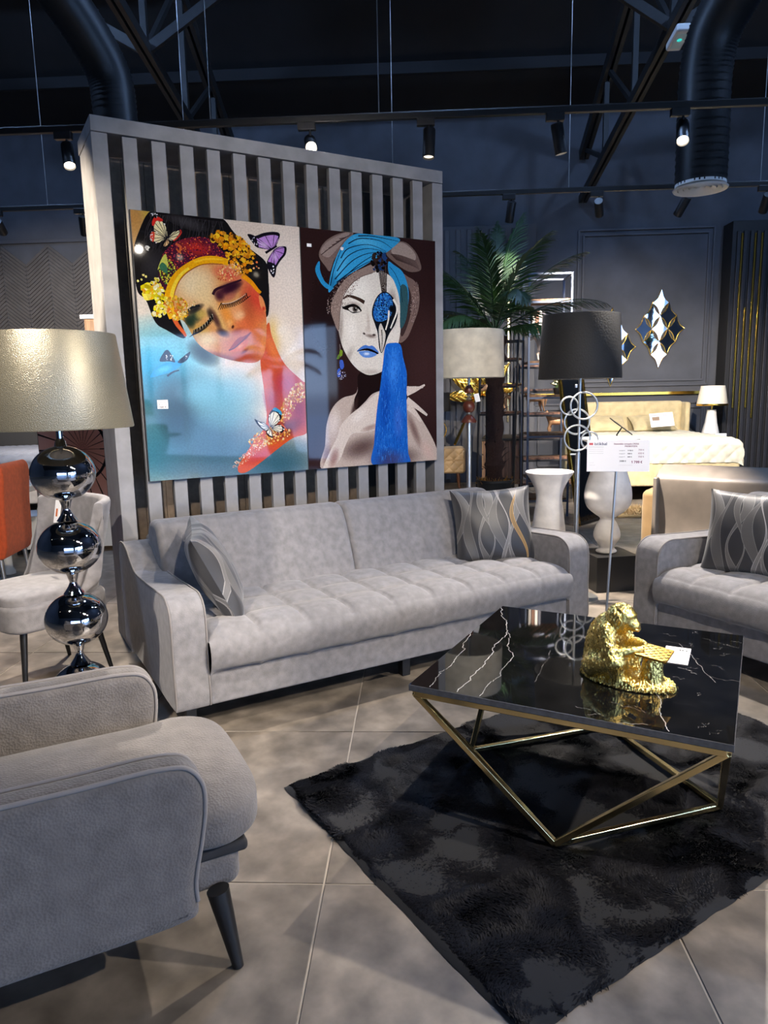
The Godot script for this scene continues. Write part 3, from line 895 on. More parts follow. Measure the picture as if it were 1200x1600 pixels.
func coffee_table() -> void:
	var o := thing("coffee_table", "square black marble coffee table on a crossed brass frame", "coffee table", Vector3(0.566, 0.024, -2.325), -25.0)
	var h := 0.455; var Y := 0.436
	var top := MB.new()
	top.rbox(Vector3(0.91, 0.02, 0.91), 0.0015, Vector3(0, Y - 0.010, 0))
	var mm := mat(Color(0.34, 0.34, 0.35), 0.2); 
	part("top_slab", top.mesh(), clad(mm, T.cloud, 6.0), o)
	var q := MB.new(); q.quad(Vector3(-0.4535, Y + 0.0003, 0.4535), Vector3(0.4535, Y + 0.0003, 0.4535), Vector3(0.4535, Y + 0.0003, -0.4535), Vector3(-0.4535, Y + 0.0003, -0.4535))
	var ms := mat(Color.WHITE, 0.03); ms.albedo_texture = marble_tex(); ms.metallic_specular = 0.75
	part("marble_surface", q.mesh(), ms, o)
	# brass: a square rim under the top, a turned square on the rug, eight struts
	var t := [Vector3(-0.44, Y - 0.03, 0.44), Vector3(0.44, Y - 0.03, 0.44), Vector3(0.44, Y - 0.03, -0.44), Vector3(-0.44, Y - 0.03, -0.44)]
	var yb := 0.01
	var b := [Vector3(0.0, yb, 0.42), Vector3(0.42, yb, 0.0), Vector3(0.0, yb, -0.42), Vector3(-0.42, yb, 0.0)]
	for k in 4:
		part("rim_bar", bar(t[k], t[(k + 1) % 4], 0.02, 0.02), M.brass, o)
		part("floor_bar", bar(b[k], b[(k + 1) % 4], 0.018, 0.018), M.brass, o)
		part("strut", bar(t[k], b[k], 0.019, 0.019), M.brass, o)
		part("strut", bar(t[k], b[(k + 3) % 4], 0.019, 0.019), M.brass, o)
	# price card
	var cd := solo("price_card", rb(Vector3(0.081, 0.0012, 0.162), 0.0004), M.paper, "small white price card lying on the marble right of the golden ape", "price card", Vector3(0.862, 0.4616, -2.348), -24)
	var flat := Vector3(-90, 0, 0)
	for k in 6:
		words("— ———" if k % 2 else "————", 0.007, M.ink, cd, Vector3(-0.034, 0.001, -0.02 + k * 0.015), false, HORIZONTAL_ALIGNMENT_LEFT, flat)
	words("139 €", 0.015, M.ink, cd, Vector3(-0.005, 0.001, -0.05), true, HORIZONTAL_ALIGNMENT_LEFT, flat)
	words("—— ———", 0.006, M.ink, cd, Vector3(-0.034, 0.001, -0.065), false, HORIZONTAL_ALIGNMENT_LEFT, flat)
	ape()

func smin(a: float, b: float, k: float) -> float:
	var h := maxf(k - absf(a - b), 0.0) / k
	return minf(a, b) - h * h * k * 0.25

func ape() -> void:
	# golden ape sitting on a rock, bent over a board on a tree stump; faces local +x
	var o := thing("ape_statue", "golden statue of a seated ape bent over a game board", "statue", Vector3(0.618, 0.461, -2.15), -38.0)
	o.scale = Vector3.ONE * 0.87
	var nz := FastNoiseLite.new(); nz.frequency = 1.0; nz.seed = 2; nz.fractal_octaves = 2
	var ell := [ # centre, radii, blend
		[Vector3(-0.055, 0.05, 0.0), Vector3(0.078, 0.06, 0.08), 0.02], [Vector3(-0.06, 0.12, 0.0), Vector3(0.066, 0.085, 0.068), 0.03], [Vector3(-0.04, 0.185, 0.0), Vector3(0.052, 0.052, 0.064), 0.03],
		[Vector3(0.012, 0.232, 0.006), Vector3(0.042, 0.046, 0.041), 0.012], # skull
		[Vector3(-0.006, 0.222, 0.006), Vector3(0.046, 0.056, 0.05), 0.006], # hair
		[Vector3(0.047, 0.209, 0.006), Vector3(0.022, 0.021, 0.026), 0.008], # muzzle
		[Vector3(0.06, 0.198, 0.006), Vector3(0.011, 0.009, 0.019), 0.004], # lower lip
		[Vector3(0.041, 0.244, 0.006), Vector3(0.013, 0.007, 0.031), 0.005], # brow
		[Vector3(0.053, 0.226, 0.006), Vector3(0.006, 0.009, 0.009), 0.005], # nose
		[Vector3(0.012, 0.232, 0.053), Vector3(0.009, 0.013, 0.006), 0.002]]
	var cap := [ # a, b, radii, blend
		[Vector3(-0.035, 0.185, 0.052), Vector3(-0.005, 0.115, 0.082), 0.031, 0.027, 0.008], [Vector3(-0.005, 0.115, 0.082), Vector3(0.062, 0.132, 0.045), 0.026, 0.015, 0.008],
		[Vector3(0.062, 0.132, 0.045), Vector3(0.088, 0.134, 0.038), 0.012, 0.007, 0.004], [Vector3(0.062, 0.132, 0.04), Vector3(0.09, 0.136, 0.028), 0.01, 0.006, 0.003], [Vector3(0.062, 0.132, 0.038), Vector3(0.084, 0.138, 0.018), 0.009, 0.006, 0.003],
		[Vector3(-0.035, 0.185, -0.05), Vector3(0.0, 0.115, -0.075), 0.031, 0.027, 0.008], [Vector3(0.0, 0.115, -0.075), Vector3(0.07, 0.132, -0.035), 0.026, 0.014, 0.008],
		[Vector3(-0.07, 0.055, 0.062), Vector3(0.012, 0.088, 0.084), 0.042, 0.034, 0.008], [Vector3(0.012, 0.088, 0.084), Vector3(0.022, 0.028, 0.074), 0.033, 0.024, 0.008], [Vector3(0.022, 0.024, 0.074), Vector3(0.07, 0.02, 0.078), 0.019, 0.012, 0.006],
		[Vector3(-0.07, 0.055, -0.06), Vector3(0.012, 0.088, -0.08), 0.042, 0.034, 0.008], [Vector3(0.012, 0.088, -0.08), Vector3(0.022, 0.025, -0.07), 0.032, 0.024, 0.008],
		[Vector3(0.118, 0.0, 0.004), Vector3(0.116, 0.088, 0.004), 0.042, 0.032, 0.004], [Vector3(0.115, 0.0, 0.004), Vector3(0.15, 0.0, 0.03), 0.03, 0.02, 0.01], [Vector3(0.115, 0.0, 0.004), Vector3(0.09, 0.0, -0.05), 0.03, 0.02, 0.01]]
	var f := func(p: Vector3) -> float:
		var d := 1.0
		for e in ell:
			var c: Vector3 = p - e[0]; var r: Vector3 = e[1]
			var k := (c / r).length()
			d = smin(d, (k - 1.0) * minf(r.x, minf(r.y, r.z)), e[2])
		for e in cap:
			var a: Vector3 = e[0]; var ab: Vector3 = e[1] - a
			var h := clampf((p - a).dot(ab) / ab.length_squared(), 0.0, 1.0)
			d = smin(d, (p - a - ab * h).length() - lerpf(e[2], e[3], h), e[4])
		# the rock
		var g := Vector3((p.x - 0.025) / 0.165, (p.y - 0.004) / 0.032, (p.z + 0.002) / 0.098).length()
		d = smin(d, (g - 1.0) * 0.032, 0.008)
		if d < 0.02 and d > -0.02:
			# strands of hair: fine ridges running down the body, coarser on rock and stump
			var face := smoothstep(0.028, 0.04, p.x) * smoothstep(0.185, 0.2, p.y)
			var hand := smoothstep(0.06, 0.07, p.x) * smoothstep(0.1, 0.125, p.y) * (1.0 - smoothstep(0.15, 0.16, p.y))
			var fur := nz.get_noise_3d(p.x * 190.0 + p.y * 30.0, p.y * 30.0, p.z * 190.0)
			d += fur * 0.0056 * (1.0 - maxf(face, hand) * 0.92)
		for s in [-1.0, 1.0]:
			d = maxf(d, 0.0085 - (p - Vector3(0.0565, 0.233, 0.006 + s * 0.0145)).length())
			d = minf(d, (p - Vector3(0.0485, 0.233, 0.006 + s * 0.0145)).length() - 0.0045)
		d = maxf(d, 0.0016 - Vector2(p.y - 0.2025, maxf(0.06 - p.x, 0.0)).length()) if absf(p.z - 0.006) < 0.019 else d
		return maxf(d, -p.y)
	var m := MB.new()
	m.nets(f, Vector3(-0.165, -0.004, -0.13), Vector3(0.205, 0.29, 0.13), 0.0031)
	part("body", m.mesh(), M.gold, o)
	# board with raised squares
	var bd := thing_part("game_board", o, Vector3(0.122, 0.124, 0.004))
	bd.rotation_degrees = Vector3(3, 6, -6)
	bd.mesh = rb(Vector3(0.105, 0.008, 0.112), 0.0015); bd.material_override = M.gold_plain
	var sq := rb(Vector3(0.0105, 0.002, 0.0115), 0.0006)
	for i in 8:
		for j in 8:
			if (i + j) % 2 == 0:
				part("square", sq, M.brass, bd, Vector3(-0.0437 + i * 0.0125, 0.0047, -0.0466 + j * 0.0133))

func thing_part(called: String, parent: Node3D, at: Vector3) -> MeshInstance3D:
	var o := MeshInstance3D.new(); o.name = called; parent.add_child(o, true); o.position = at
	return o

func shade_mesh(r0: float, r1: float, h: float) -> ArrayMesh:
	return lathe([Vector2(r0 - 0.003, 0.002), Vector2(r0, 0.0), Vector2(r0 + 0.002, 0.004), Vector2(r1 + 0.002, h - 0.004), Vector2(r1, h), Vector2(r1 - 0.003, h - 0.002), Vector2(r0 - 0.003, 0.002)], 64)

func floor_lamp_balls() -> void:
	var o := thing("floor_lamp", "floor lamp of stacked chrome balls with a glittering silver-gold shade", "floor lamp", Vector3(-1.272, 0, -2.5))
	var gl := clad(mat(Color(0.72, 0.69, 0.60), 0.4, 0.65), noise_tex(0.35, grey(0.55), grey(1.0), 77, 2), 2.2, T.fine, 0.12)
	part("shade", shade_mesh(0.252, 0.212, 0.325), gl, o, Vector3(0, 1.252, 0))
	part("shade_ring", lathe([Vector2(0.0, 0.0), Vector2(0.2, -0.004), Vector2(0.2, 0.0), Vector2(0.0, 0.004)], 24), M.steel, o, Vector3(0, 1.5, 0))
	part("pole", tube([Vector3(0, 1.18, 0), Vector3(0, 1.5, 0)], 0.0115, 16), M.chrome, o)
	for k in 4:
		var y := 1.093 - k * 0.2705
		var pr := []
		for i in 25:
			var f := -PI / 2 + PI * i / 24
			pr.append(Vector2(maxf(0.110 * cos(f), 0.012), 0.098 * sin(f)))
		part("chrome_ball", lathe(pr, 48), M.chrome, o, Vector3(0, y, 0))
		var nk := [Vector2(0.036, -0.172 + 0.0), Vector2(0.026, -0.158), Vector2(0.0155, -0.14), Vector2(0.0125, -0.13), Vector2(0.0155, -0.12), Vector2(0.021, -0.1), Vector2(0.03, -0.085)]
		if k < 3:
			part("neck", lathe(spline(nk, 4), 32), M.chrome, o, Vector3(0, y, 0))
	part("collar", lathe([Vector2(0.0, -0.01), Vector2(0.022, -0.01), Vector2(0.018, 0.01), Vector2(0.0115, 0.022)], 24), M.chrome, o, Vector3(0, 1.195, 0))
	part("foot", lathe(spline([Vector2(0.0, 0.0), Vector2(0.15, 0.0), Vector2(0.15, 0.012), Vector2(0.09, 0.03), Vector2(0.03, 0.06), Vector2(0.02, 0.13), Vector2(0.02, 0.2)], 5), 48), M.chrome, o)

func ring_lamp() -> void:
	var o := thing("floor_lamp", "floor lamp with a black drum shade and interlocking silver rings on its pole", "floor lamp", Vector3(1.012, 0, -4.6))
	var bs := clad(mat(Color(0.135, 0.133, 0.135), 0.7), noise_tex(0.25, grey(0.6), grey(1.0), 55, 3), 2.4, T.rough, 0.1)
	part("shade", shade_mesh(0.252, 0.232, 0.385), sheen(bs, 0.3), o, Vector3(0, 1.418, 0))
	part("pole", tube([Vector3(0, 0.0, 0), Vector3(0, 0.955, 0)], 0.0155, 16), M.steel, o)
	part("pole", tube([Vector3(0, 0.95, 0), Vector3(0, 1.6, 0)], 0.0085, 16), M.steel, o, Vector3(0.004, 0, 0.0))
	part("switch_housing", rb(Vector3(0.05, 0.012, 0.012), 0.004, Vector3(-0.025, 0.948, 0)), M.steel, o)
	part("clip", rb(Vector3(0.014, 0.022, 0.012), 0.003, Vector3(-0.02, 1.375, 0)), M.steel, o)
	part("foot", lathe([Vector2(0, 0), Vector2(0.15, 0), Vector2(0.15, 0.014), Vector2(0.0, 0.02)], 40), M.steel, o)
	for q in [[0.028, 1.252, 0.083, 0.014], [-0.058, 1.252, 0.055, -0.014], [-0.008, 1.152, 0.078, -0.014], [-0.01, 1.052, 0.08, 0.014], [0.075, 1.034, 0.053, -0.014]]:
		var pts := []
		for k in 40:
			pts.append(Vector3(q[0] + q[2] * cos(TAU * k / 40), q[1] + q[2] * sin(TAU * k / 40), q[3]))
		part("ring", tube(pts, 0.0062, 8, true), M.steel, o)

func white_lamp() -> void:
	var o := thing("floor_lamp", "floor lamp with a cream drum shade and turned wooden beads beside the screen", "floor lamp", Vector3(0.366, 0, -5.2))
	var sm := clad(mat(Color(0.87, 0.84, 0.77), 0.8), T.soft, 3.0, T.fine, 0.03)
	part("shade", shade_mesh(0.246, 0.24, 0.325), sm, o, Vector3(0, 1.45, 0))
	part("pole", tube([Vector3(0, 1.35, 0), Vector3(0, 1.6, 0)], 0.011, 14), M.steel, o)
	part("pole", tube([Vector3(0, 0.0, 0), Vector3(0, 1.15, 0)], 0.0165, 14), M.steel, o)
	var wd := mat(Color(0.33, 0.15, 0.1), 0.35)
	part("wooden_disc", lathe([Vector2(0.01, 0.0), Vector2(0.03, 0.0), Vector2(0.036, 0.012), Vector2(0.02, 0.05), Vector2(0.01, 0.056)], 28), wd, o, Vector3(0, 1.345, 0))
	var pr := []
	for i in 15: pr.append(Vector2(0.012 + 0.032 * cos(-PI / 2 + PI * i / 14), 0.042 * sin(-PI / 2 + PI * i / 14)))
	part("wooden_ball", lathe(pr, 28), wd, o, Vector3(0, 1.247, 0))
	part("wooden_cone", lathe([Vector2(0.012, 0.0), Vector2(0.054, 0.0), Vector2(0.056, 0.01), Vector2(0.03, 0.045), Vector2(0.016, 0.055)], 28), wd, o, Vector3(0, 1.135, 0))
	for y in [1.303, 1.332, 1.196, 1.21]:
		part("metal_bead", lathe([Vector2(0.0, -0.014), Vector2(0.014, -0.01), Vector2(0.02, 0.0), Vector2(0.014, 0.01), Vector2(0.0, 0.014)], 20), M.steel, o, Vector3(0, y, 0))
	part("foot", lathe([Vector2(0, 0), Vector2(0.15, 0), Vector2(0.15, 0.014), Vector2(0, 0.02)], 36), M.steel, o)
	var tg := part("price_tag", rb(Vector3(0.036, 0.058, 0.001), 0.0003), M.paper, o, Vector3(0.054, 1.31, 0.05))
	tg.rotation_degrees.z = 14

func dining_chair() -> void:
	# faces away from the sofa's left side: local +z is the way the sitter looks
	var o := thing("dining_chair", "grey velvet tub dining chair behind the chrome ball lamp", "dining chair", Vector3(-1.84, 0, -3.305), -34.0)
	var m := MB.new()
	var base := func(a: float, b: float) -> Vector3:
		var f := deg_to_rad((a - 0.5) * 2.0 * 96.0)
		var sq := 0.225 + 0.052 * b
		var x := sq * signf(sin(f)) * pow(absf(sin(f)), 0.62)
		var z := -0.19 - 0.105 * b + 0.3 * (1.0 - pow(maxf(cos(f), -0.1) * 0.9 + 0.1, 0.75) if cos(f) > -0.1 else 1.0)
		if absf(a - 0.5) > 0.3: z -= 0.05 * b * smoothstep(0.3, 0.5, absf(a - 0.5)) * 2.0
		var top := 0.862 - 0.03 * pow(absf(a - 0.5) * 2.0, 2.0) - 0.36 * smoothstep(0.74, 1.0, absf(a - 0.5) * 2.0)
		return Vector3(x, lerpf(0.36, top, b), z)
	m.grid(func(a, b):
		# b runs up the outside, over the rim and down the inside
		var up := clampf(b * 2.2, 0.0, 1.0) if b < 0.5 else clampf((1.0 - b) * 2.2, 0.0, 1.0)
		var p: Vector3 = base.call(a, up)
		var q: Vector3 = base.call(clampf(a + 0.02, 0, 1), up); var r: Vector3 = base.call(clampf(a - 0.02, 0, 1), up)
		var out := Vector3((q - r).z, 0, -(q - r).x).normalized()
		if out.z > 0 and absf(a - 0.5) < 0.3: out = -out
		if out.x * (a - 0.5) < 0 and absf(a - 0.5) >= 0.3: out = -out
		var t := cos(clampf((b - 0.5) / 0.06, -1.0, 1.0) * PI / 2)
		var side := clampf((0.5 - b) / 0.06, -1.0, 1.0)
		var ends := sqrt(clampf(minf(a, 1.0 - a) / 0.03, 0.0, 1.0))
		return p + out * (0.024 * sin(side * PI / 2) * ends) + Vector3(0, 0.02 * t, 0), 72, 60)
	part("backrest", m.mesh(), M.chair_velvet, o)
	m = MB.new(); m.lump(Vector3(0.215, 0.055, 0.235), 0.45, 0.4, Vector3(0, 0.44, 0.02))
	part("seat", m.mesh(), M.chair_velvet, o)
	m = MB.new(); m.lump(Vector3(0.235, 0.07, 0.25), 0.25, 0.38, Vector3(0, 0.375, 0.015))
	part("seat_shell", m.mesh(), M.chair_velvet, o)
	for sx in [-1.0, 1.0]:
		part("leg", tube([Vector3(sx * 0.17, 0.33, 0.19), Vector3(sx * 0.2, 0.0, 0.225)], [0.017, 0.0095], 12), M.black_leg, o)
		part("leg", tube([Vector3(sx * 0.17, 0.33, -0.15), Vector3(sx * 0.2, 0.0, -0.215)], [0.017, 0.0095], 12), M.black_leg, o)
	var tg := part("hang_tag", rb(Vector3(0.048, 0.125, 0.0015), 0.0004), M.paper, o, Vector3(-0.1, 0.8, -0.17))
	tg.rotation_degrees = Vector3(-14, 4, 3)
	part("tag_print", rb(Vector3(0.014, 0.04, 0.0006), 0.0002), mat(Color(0.75, 0.4, 0.2), 0.7), tg, Vector3(-0.004, -0.01, 0.001))

func sign_stand() -> void:
	var o := thing("sign_stand", "white price sign on a thin steel stand between the two sofas", "sign", Vector3(0.985, 0, -3.6))
	part("foot", lathe([Vector2(0, 0), Vector2(0.13, 0), Vector2(0.13, 0.006), Vector2(0.0, 0.01)], 32), M.steel, o, Vector3(-0.03, 0, 0))
	part("pole", tube([Vector3(-0.035, 0.0, -0.006), Vector3(0.0, 0.96, -0.006)], 0.006, 10), M.steel, o)
	var c := part("card", rb(Vector3(0.302, 0.156, 0.004), 0.001), M.paper, o, Vector3(0.005, 1.024, 0.0))
	c.rotation_degrees = Vector3(-6, -4, -0.6)
	var z := 0.0024
	for k in 3:
		var fl := MB.new(); fl.rbox(Vector3(0.005, 0.011, 0.0005), 0.0, Vector3(-0.138 + k * 0.0062, 0.0585, z))
		part("logo_bar", fl.mesh(), M.red_ink, c)
	words("istikbal", 0.0175, mat(Color(0.12, 0.15, 0.35), 0.8), c, Vector3(-0.117, 0.0585, z), true)
	words("Ensemble canapés CROSS", 0.0098, M.magenta, c, Vector3(-0.022, 0.0585, z), true)
	words("PROMOTION", 0.0098, M.magenta, c, Vector3(0.03, 0.047, z), true)
	for k in 4:
		words("———————————", 0.0065, M.ink, c, Vector3(-0.143, 0.044 - k * 0.0105, z), k == 0)
	for k in 3:
		words("Canapé " + ["3P", "2P", "1P"][k], 0.0058, M.ink, c, Vector3(0.004, 0.026 - k * 0.0155, z))
		words(["1150 €", "900 €", "445 €"][k], 0.0088, M.ink, c, Vector3(0.044, 0.026 - k * 0.0155, z), true)
		words(["799 €", "650 €", "350 €"][k], 0.0115, M.magenta, c, Vector3(0.095, 0.029 - k * 0.0165, z), false)
	words("2490 €", 0.0105, M.ink, c, Vector3(0.006, -0.026, z), true)
	words("1 799 €", 0.0165, M.magenta, c, Vector3(0.062, -0.031, z), true)
	words("——————————", 0.0065, M.magenta, c, Vector3(0.004, -0.046, z))
	words("—— ——", 0.0055, M.ink, c, Vector3(-0.14, -0.034, z)); words("——— ——", 0.0055, M.ink, c, Vector3(-0.14, -0.046, z))

# ---------------------------------------------------------------- what stands further back
func background() -> void:
	palm()
	vases()
	leaning_mirror()
	shelves()
	far_store()
	left_side()

func frond(len: float, rise: float, droop: float, wide: float, pairs: int, sd: int) -> ArrayMesh:
	# grows along +z, leaflets to both sides, drooping at the tip
	var m := MB.new()
	var rng := RandomNumberGenerator.new(); rng.seed = sd
	var pts := []
	for k in 15:
		var s := k / 14.0
		var e := rise - droop * s * s
		pts.append((pts[k - 1] + Vector3(0, sin(e), cos(e)) * len / 14.0) if k > 0 else Vector3.ZERO)
	var rr := []
	for k in 15: rr.append(lerpf(0.009, 0.0015, k / 14.0))
	m.tube(pts, rr, 5)
	for k in pairs:
		var s := 0.14 + 0.86 * (k + 0.5) / pairs
		var q := s * 14.0; var i := mini(int(q), 13)
		var p: Vector3 = pts[i].lerp(pts[i + 1], q - i)
		var d: Vector3 = (pts[i + 1] - pts[i]).normalized()
		var up := d.cross(Vector3.RIGHT) * -1.0
		var l := wide * (0.35 + 0.65 * sin(PI * pow(s, 0.75))) * (1.0 - 0.45 * smoothstep(0.8, 1.0, s))
		for sx in [-1.0, 1.0]:
			var a := lerpf(0.95, 0.3, s) + rng.randf_range(-0.07, 0.07)
			var out: Vector3 = (Vector3.RIGHT * sx * sin(a) + d * cos(a) + up * (0.30 + rng.randf_range(-0.08, 0.08))).normalized()
			var mid: Vector3 = p + out * l * 0.5 + up * 0.004
			var tip: Vector3 = p + out * l * rng.randf_range(0.92, 1.05) + Vector3(0, -0.16 * l, 0)
			var w: Vector3 = (out.cross(up)).normalized() * 0.0075
			m.quad(p - w * 0.5, p + w * 0.5, mid + w, mid - w); m.tri(mid - w, mid + w, tip)
	return m.mesh()

func palm() -> void:
	var o := thing("potted_palm", "tall potted artificial palm with a brown fibre trunk beside the screen", "potted palm", Vector3(0.72, 0, -6.8))
	part("pot", lathe([Vector2(0.0, 0.0), Vector2(0.105, 0.0), Vector2(0.112, 0.01), Vector2(0.165, 0.505), Vector2(0.172, 0.51), Vector2(0.172, 0.53), Vector2(0.158, 0.53), Vector2(0.15, 0.47), Vector2(0.0, 0.47)], 40), mat(Color(0.15, 0.16, 0.17), 0.5), o)
	var soil := MB.new()
	var rng := RandomNumberGenerator.new(); rng.seed = 5
	for k in 260:
		var f := rng.randf() * TAU; var r := 0.15 * sqrt(rng.randf())
		var p := Vector3(r * cos(f), 0.475, r * sin(f))
		soil.bar(p, p + Vector3(rng.randf_range(-0.04, 0.04), rng.randf_range(0.03, 0.085), rng.randf_range(-0.04, 0.04)), 0.004, 0.004)
	var so := part("straw", soil.mesh(), mat(Color(0.62, 0.45, 0.22), 0.9), o); so.set_meta("kind", "stuff")
	var fib := clad(mat(Color(0.30, 0.20, 0.17), 0.95), T.cloud, 5.0, T.rough, 1.2)
	var pr := []
	for k in 29:
		var y := 0.47 + 1.38 * k / 28.0
		pr.append(Vector2(0.078 + 0.010 * sin(k * 1.9) + (0.012 if k % 4 == 0 else 0.0) + 0.02 * smoothstep(20, 28, k), y))
	part("trunk", lathe(pr, 22), fib, o)
	var sp := MB.new()
	for k in 34:
		var f := rng.randf() * TAU; var y := rng.randf_range(0.6, 1.7)
		var d := Vector3(cos(f), 0, sin(f))
		sp.tube([d * 0.075 + Vector3(0, y, 0), d * 0.1 + Vector3(0, y + 0.03, 0), d * rng.randf_range(0.12, 0.16) + Vector3(0, y + rng.randf_range(0.02, 0.07), 0)], [0.007, 0.004, 0.001], 4)
	part("fibre_spike", sp.mesh(), fib, o).set_meta("kind", "stuff")
	var gr := [mat(Color(0.10, 0.20, 0.11), 0.5), mat(Color(0.14, 0.26, 0.13), 0.5), mat(Color(0.20, 0.31, 0.13), 0.5)]
	for g in gr:
		g.backlight_enabled = true; g.backlight = Color(0.12, 0.22, 0.06)
	# azimuth (0 towards the camera, 90 to the right), rise, droop, length, tone
	var fr := [[172, 84, 26, 1.02, 0], [140, 80, 22, 1.08, 1], [-150, 68, 30, 0.98, 0], [-100, 60, 34, 0.95, 0], [-60, 52, 40, 0.98, 1], [95, 56, 28, 0.98, 0], [70, 30, 34, 0.92, 0], [80, 14, 26, 0.80, 2], [-85, 22, 44, 0.9, 1], [-40, 22, 48, 0.85, 2], [10, 45, 60, 0.85, 0], [40, 12, 40, 0.75, 2], [-20, 74, 40, 0.95, 0], [-120, 35, 50, 0.85, 0], [150, 40, 45, 0.9, 1], [-170, 30, 50, 0.8, 0], [35, 66, 34, 0.95, 1], [-110, 8, 34, 0.75, 1]]
	for k in fr.size():
		var q = fr[k]
		var l := part("frond", frond(q[3] * 1.14, deg_to_rad(q[1]), deg_to_rad(q[2]) * 1.5, 0.30, 60, 100 + k), gr[q[4]], o, Vector3(0, 1.88, 0), q[0])
		l.rotation_degrees.y = q[0]

func vases() -> void:
	var pr := [Vector2(0.0, 0.0), Vector2(0.115, 0.0), Vector2(0.125, 0.02), Vector2(0.122, 0.25), Vector2(0.114, 0.40), Vector2(0.107, 0.45), Vector2(0.100, 0.52), Vector2(0.089, 0.60), Vector2(0.096, 0.66), Vector2(0.122, 0.72), Vector2(0.158, 0.778), Vector2(0.165, 0.79), Vector2(0.16, 0.797), Vector2(0.148, 0.79), Vector2(0.1, 0.71), Vector2(0.07, 0.6), Vector2(0.0, 0.55)]
	solo("floor_vase", lathe(spline(pr, 4), 56), M.vase, "white hourglass floor vase behind the long sofa's right arm", "vase", Vector3(0.913, 0, -5.02))
	var p2 := [Vector2(0.0, 0.0), Vector2(0.066, 0.0), Vector2(0.07, 0.01), Vector2(0.05, 0.03), Vector2(0.062, 0.06), Vector2(0.088, 0.105), Vector2(0.088, 0.14), Vector2(0.066, 0.20), Vector2(0.048, 0.235), Vector2(0.085, 0.265), Vector2(0.135, 0.31), Vector2(0.156, 0.37), Vector2(0.152, 0.44), Vector2(0.128, 0.53), Vector2(0.098, 0.62), Vector2(0.1, 0.70), Vector2(0.15, 0.755), Vector2(0.2, 0.776), Vector2(0.203, 0.782), Vector2(0.15, 0.77), Vector2(0.08, 0.72), Vector2(0.0, 0.66)]
	solo("goblet_vase", lathe(spline(p2, 4), 56), M.vase, "white goblet-shaped vase with a flared rim standing on the black plinth", "vase", Vector3(1.288, 0.245, -4.9))
	solo("plinth", rb(Vector3(0.3, 0.243, 0.3), 0.003, Vector3(0, 0.1215, 0)), mat(Color(0.08, 0.08, 0.085), 0.35), "black square plinth under the white goblet vase", "plinth", Vector3(1.30, 0, -4.9), 12)

func leaning_mirror() -> void:
	# tall arched panel with a gold edge, leaning back
	var o := thing("leaning_mirror", "tall dark mirror with a gold frame leaning behind the ring lamp", "mirror", Vector3(1.75, 0, -7.34))
	var h := 1.62; var w := 0.46
	var holder := thing_part("panel", o, Vector3.ZERO)
	var gl := mat(Color(0.10, 0.12, 0.15), 0.03, 0.6)
	holder.mesh = rb(Vector3(w, h, 0.02), 0.003, Vector3(0, h / 2, 0)); holder.material_override = gl
	holder.rotation_degrees = Vector3(-9.6, 49.8, 0)
	for s in [-1.0, 1.0]:
		part("frame_side", rb(Vector3(0.03, h + 0.03, 0.035), 0.004, Vector3(s * w / 2, h / 2, 0.003)), M.gold_plain, holder)
	part("frame_top", rb(Vector3(w + 0.03, 0.03, 0.035), 0.004, Vector3(0, h, 0.003)), M.gold_plain, holder)
	part("frame_foot", rb(Vector3(w + 0.03, 0.03, 0.035), 0.004, Vector3(0, 0.015, 0.003)), M.track, holder)

func horse_mesh() -> ArrayMesh:
	var cap := [[Vector3(-0.07, 0.17, 0), Vector3(0.06, 0.175, 0), 0.042, 0.045], [Vector3(0.07, 0.18, 0), Vector3(0.125, 0.265, 0), 0.036, 0.022], [Vector3(0.12, 0.27, 0), Vector3(0.175, 0.235, 0), 0.022, 0.013], [Vector3(0.117, 0.28, 0.01), Vector3(0.117, 0.305, 0.012), 0.007, 0.003], [Vector3(0.117, 0.28, -0.01), Vector3(0.117, 0.305, -0.012), 0.007, 0.003],
		[Vector3(0.075, 0.16, 0.022), Vector3(0.08, 0.08, 0.024), 0.022, 0.012], [Vector3(0.08, 0.08, 0.024), Vector3(0.075, 0.02, 0.024), 0.011, 0.01], [Vector3(0.075, 0.16, -0.022), Vector3(0.1, 0.085, -0.024), 0.022, 0.012], [Vector3(0.1, 0.085, -0.024), Vector3(0.09, 0.02, -0.024), 0.011, 0.01],
		[Vector3(-0.085, 0.16, 0.024), Vector3(-0.075, 0.095, 0.026), 0.028, 0.013], [Vector3(-0.075, 0.095, 0.026), Vector3(-0.095, 0.02, 0.026), 0.012, 0.01], [Vector3(-0.085, 0.16, -0.024), Vector3(-0.09, 0.095, -0.026), 0.028, 0.013], [Vector3(-0.09, 0.095, -0.026), Vector3(-0.11, 0.02, -0.026), 0.012, 0.01],
		[Vector3(-0.11, 0.19, 0), Vector3(-0.14, 0.15, 0), 0.012, 0.014], [Vector3(-0.14, 0.15, 0), Vector3(-0.135, 0.07, 0), 0.014, 0.005]]
	var f := func(p: Vector3) -> float:
		var d := 1.0
		for e in cap:
			var a: Vector3 = e[0]; var ab: Vector3 = e[1] - a
			var h := clampf((p - a).dot(ab) / ab.length_squared(), 0.0, 1.0)
			d = smin(d, (p - a - ab * h).length() - lerpf(e[2], e[3], h), 0.018)
		return d
	var m := MB.new(); m.nets(f, Vector3(-0.17, 0.0, -0.07), Vector3(0.2, 0.32, 0.07), 0.009)
	return m.mesh()

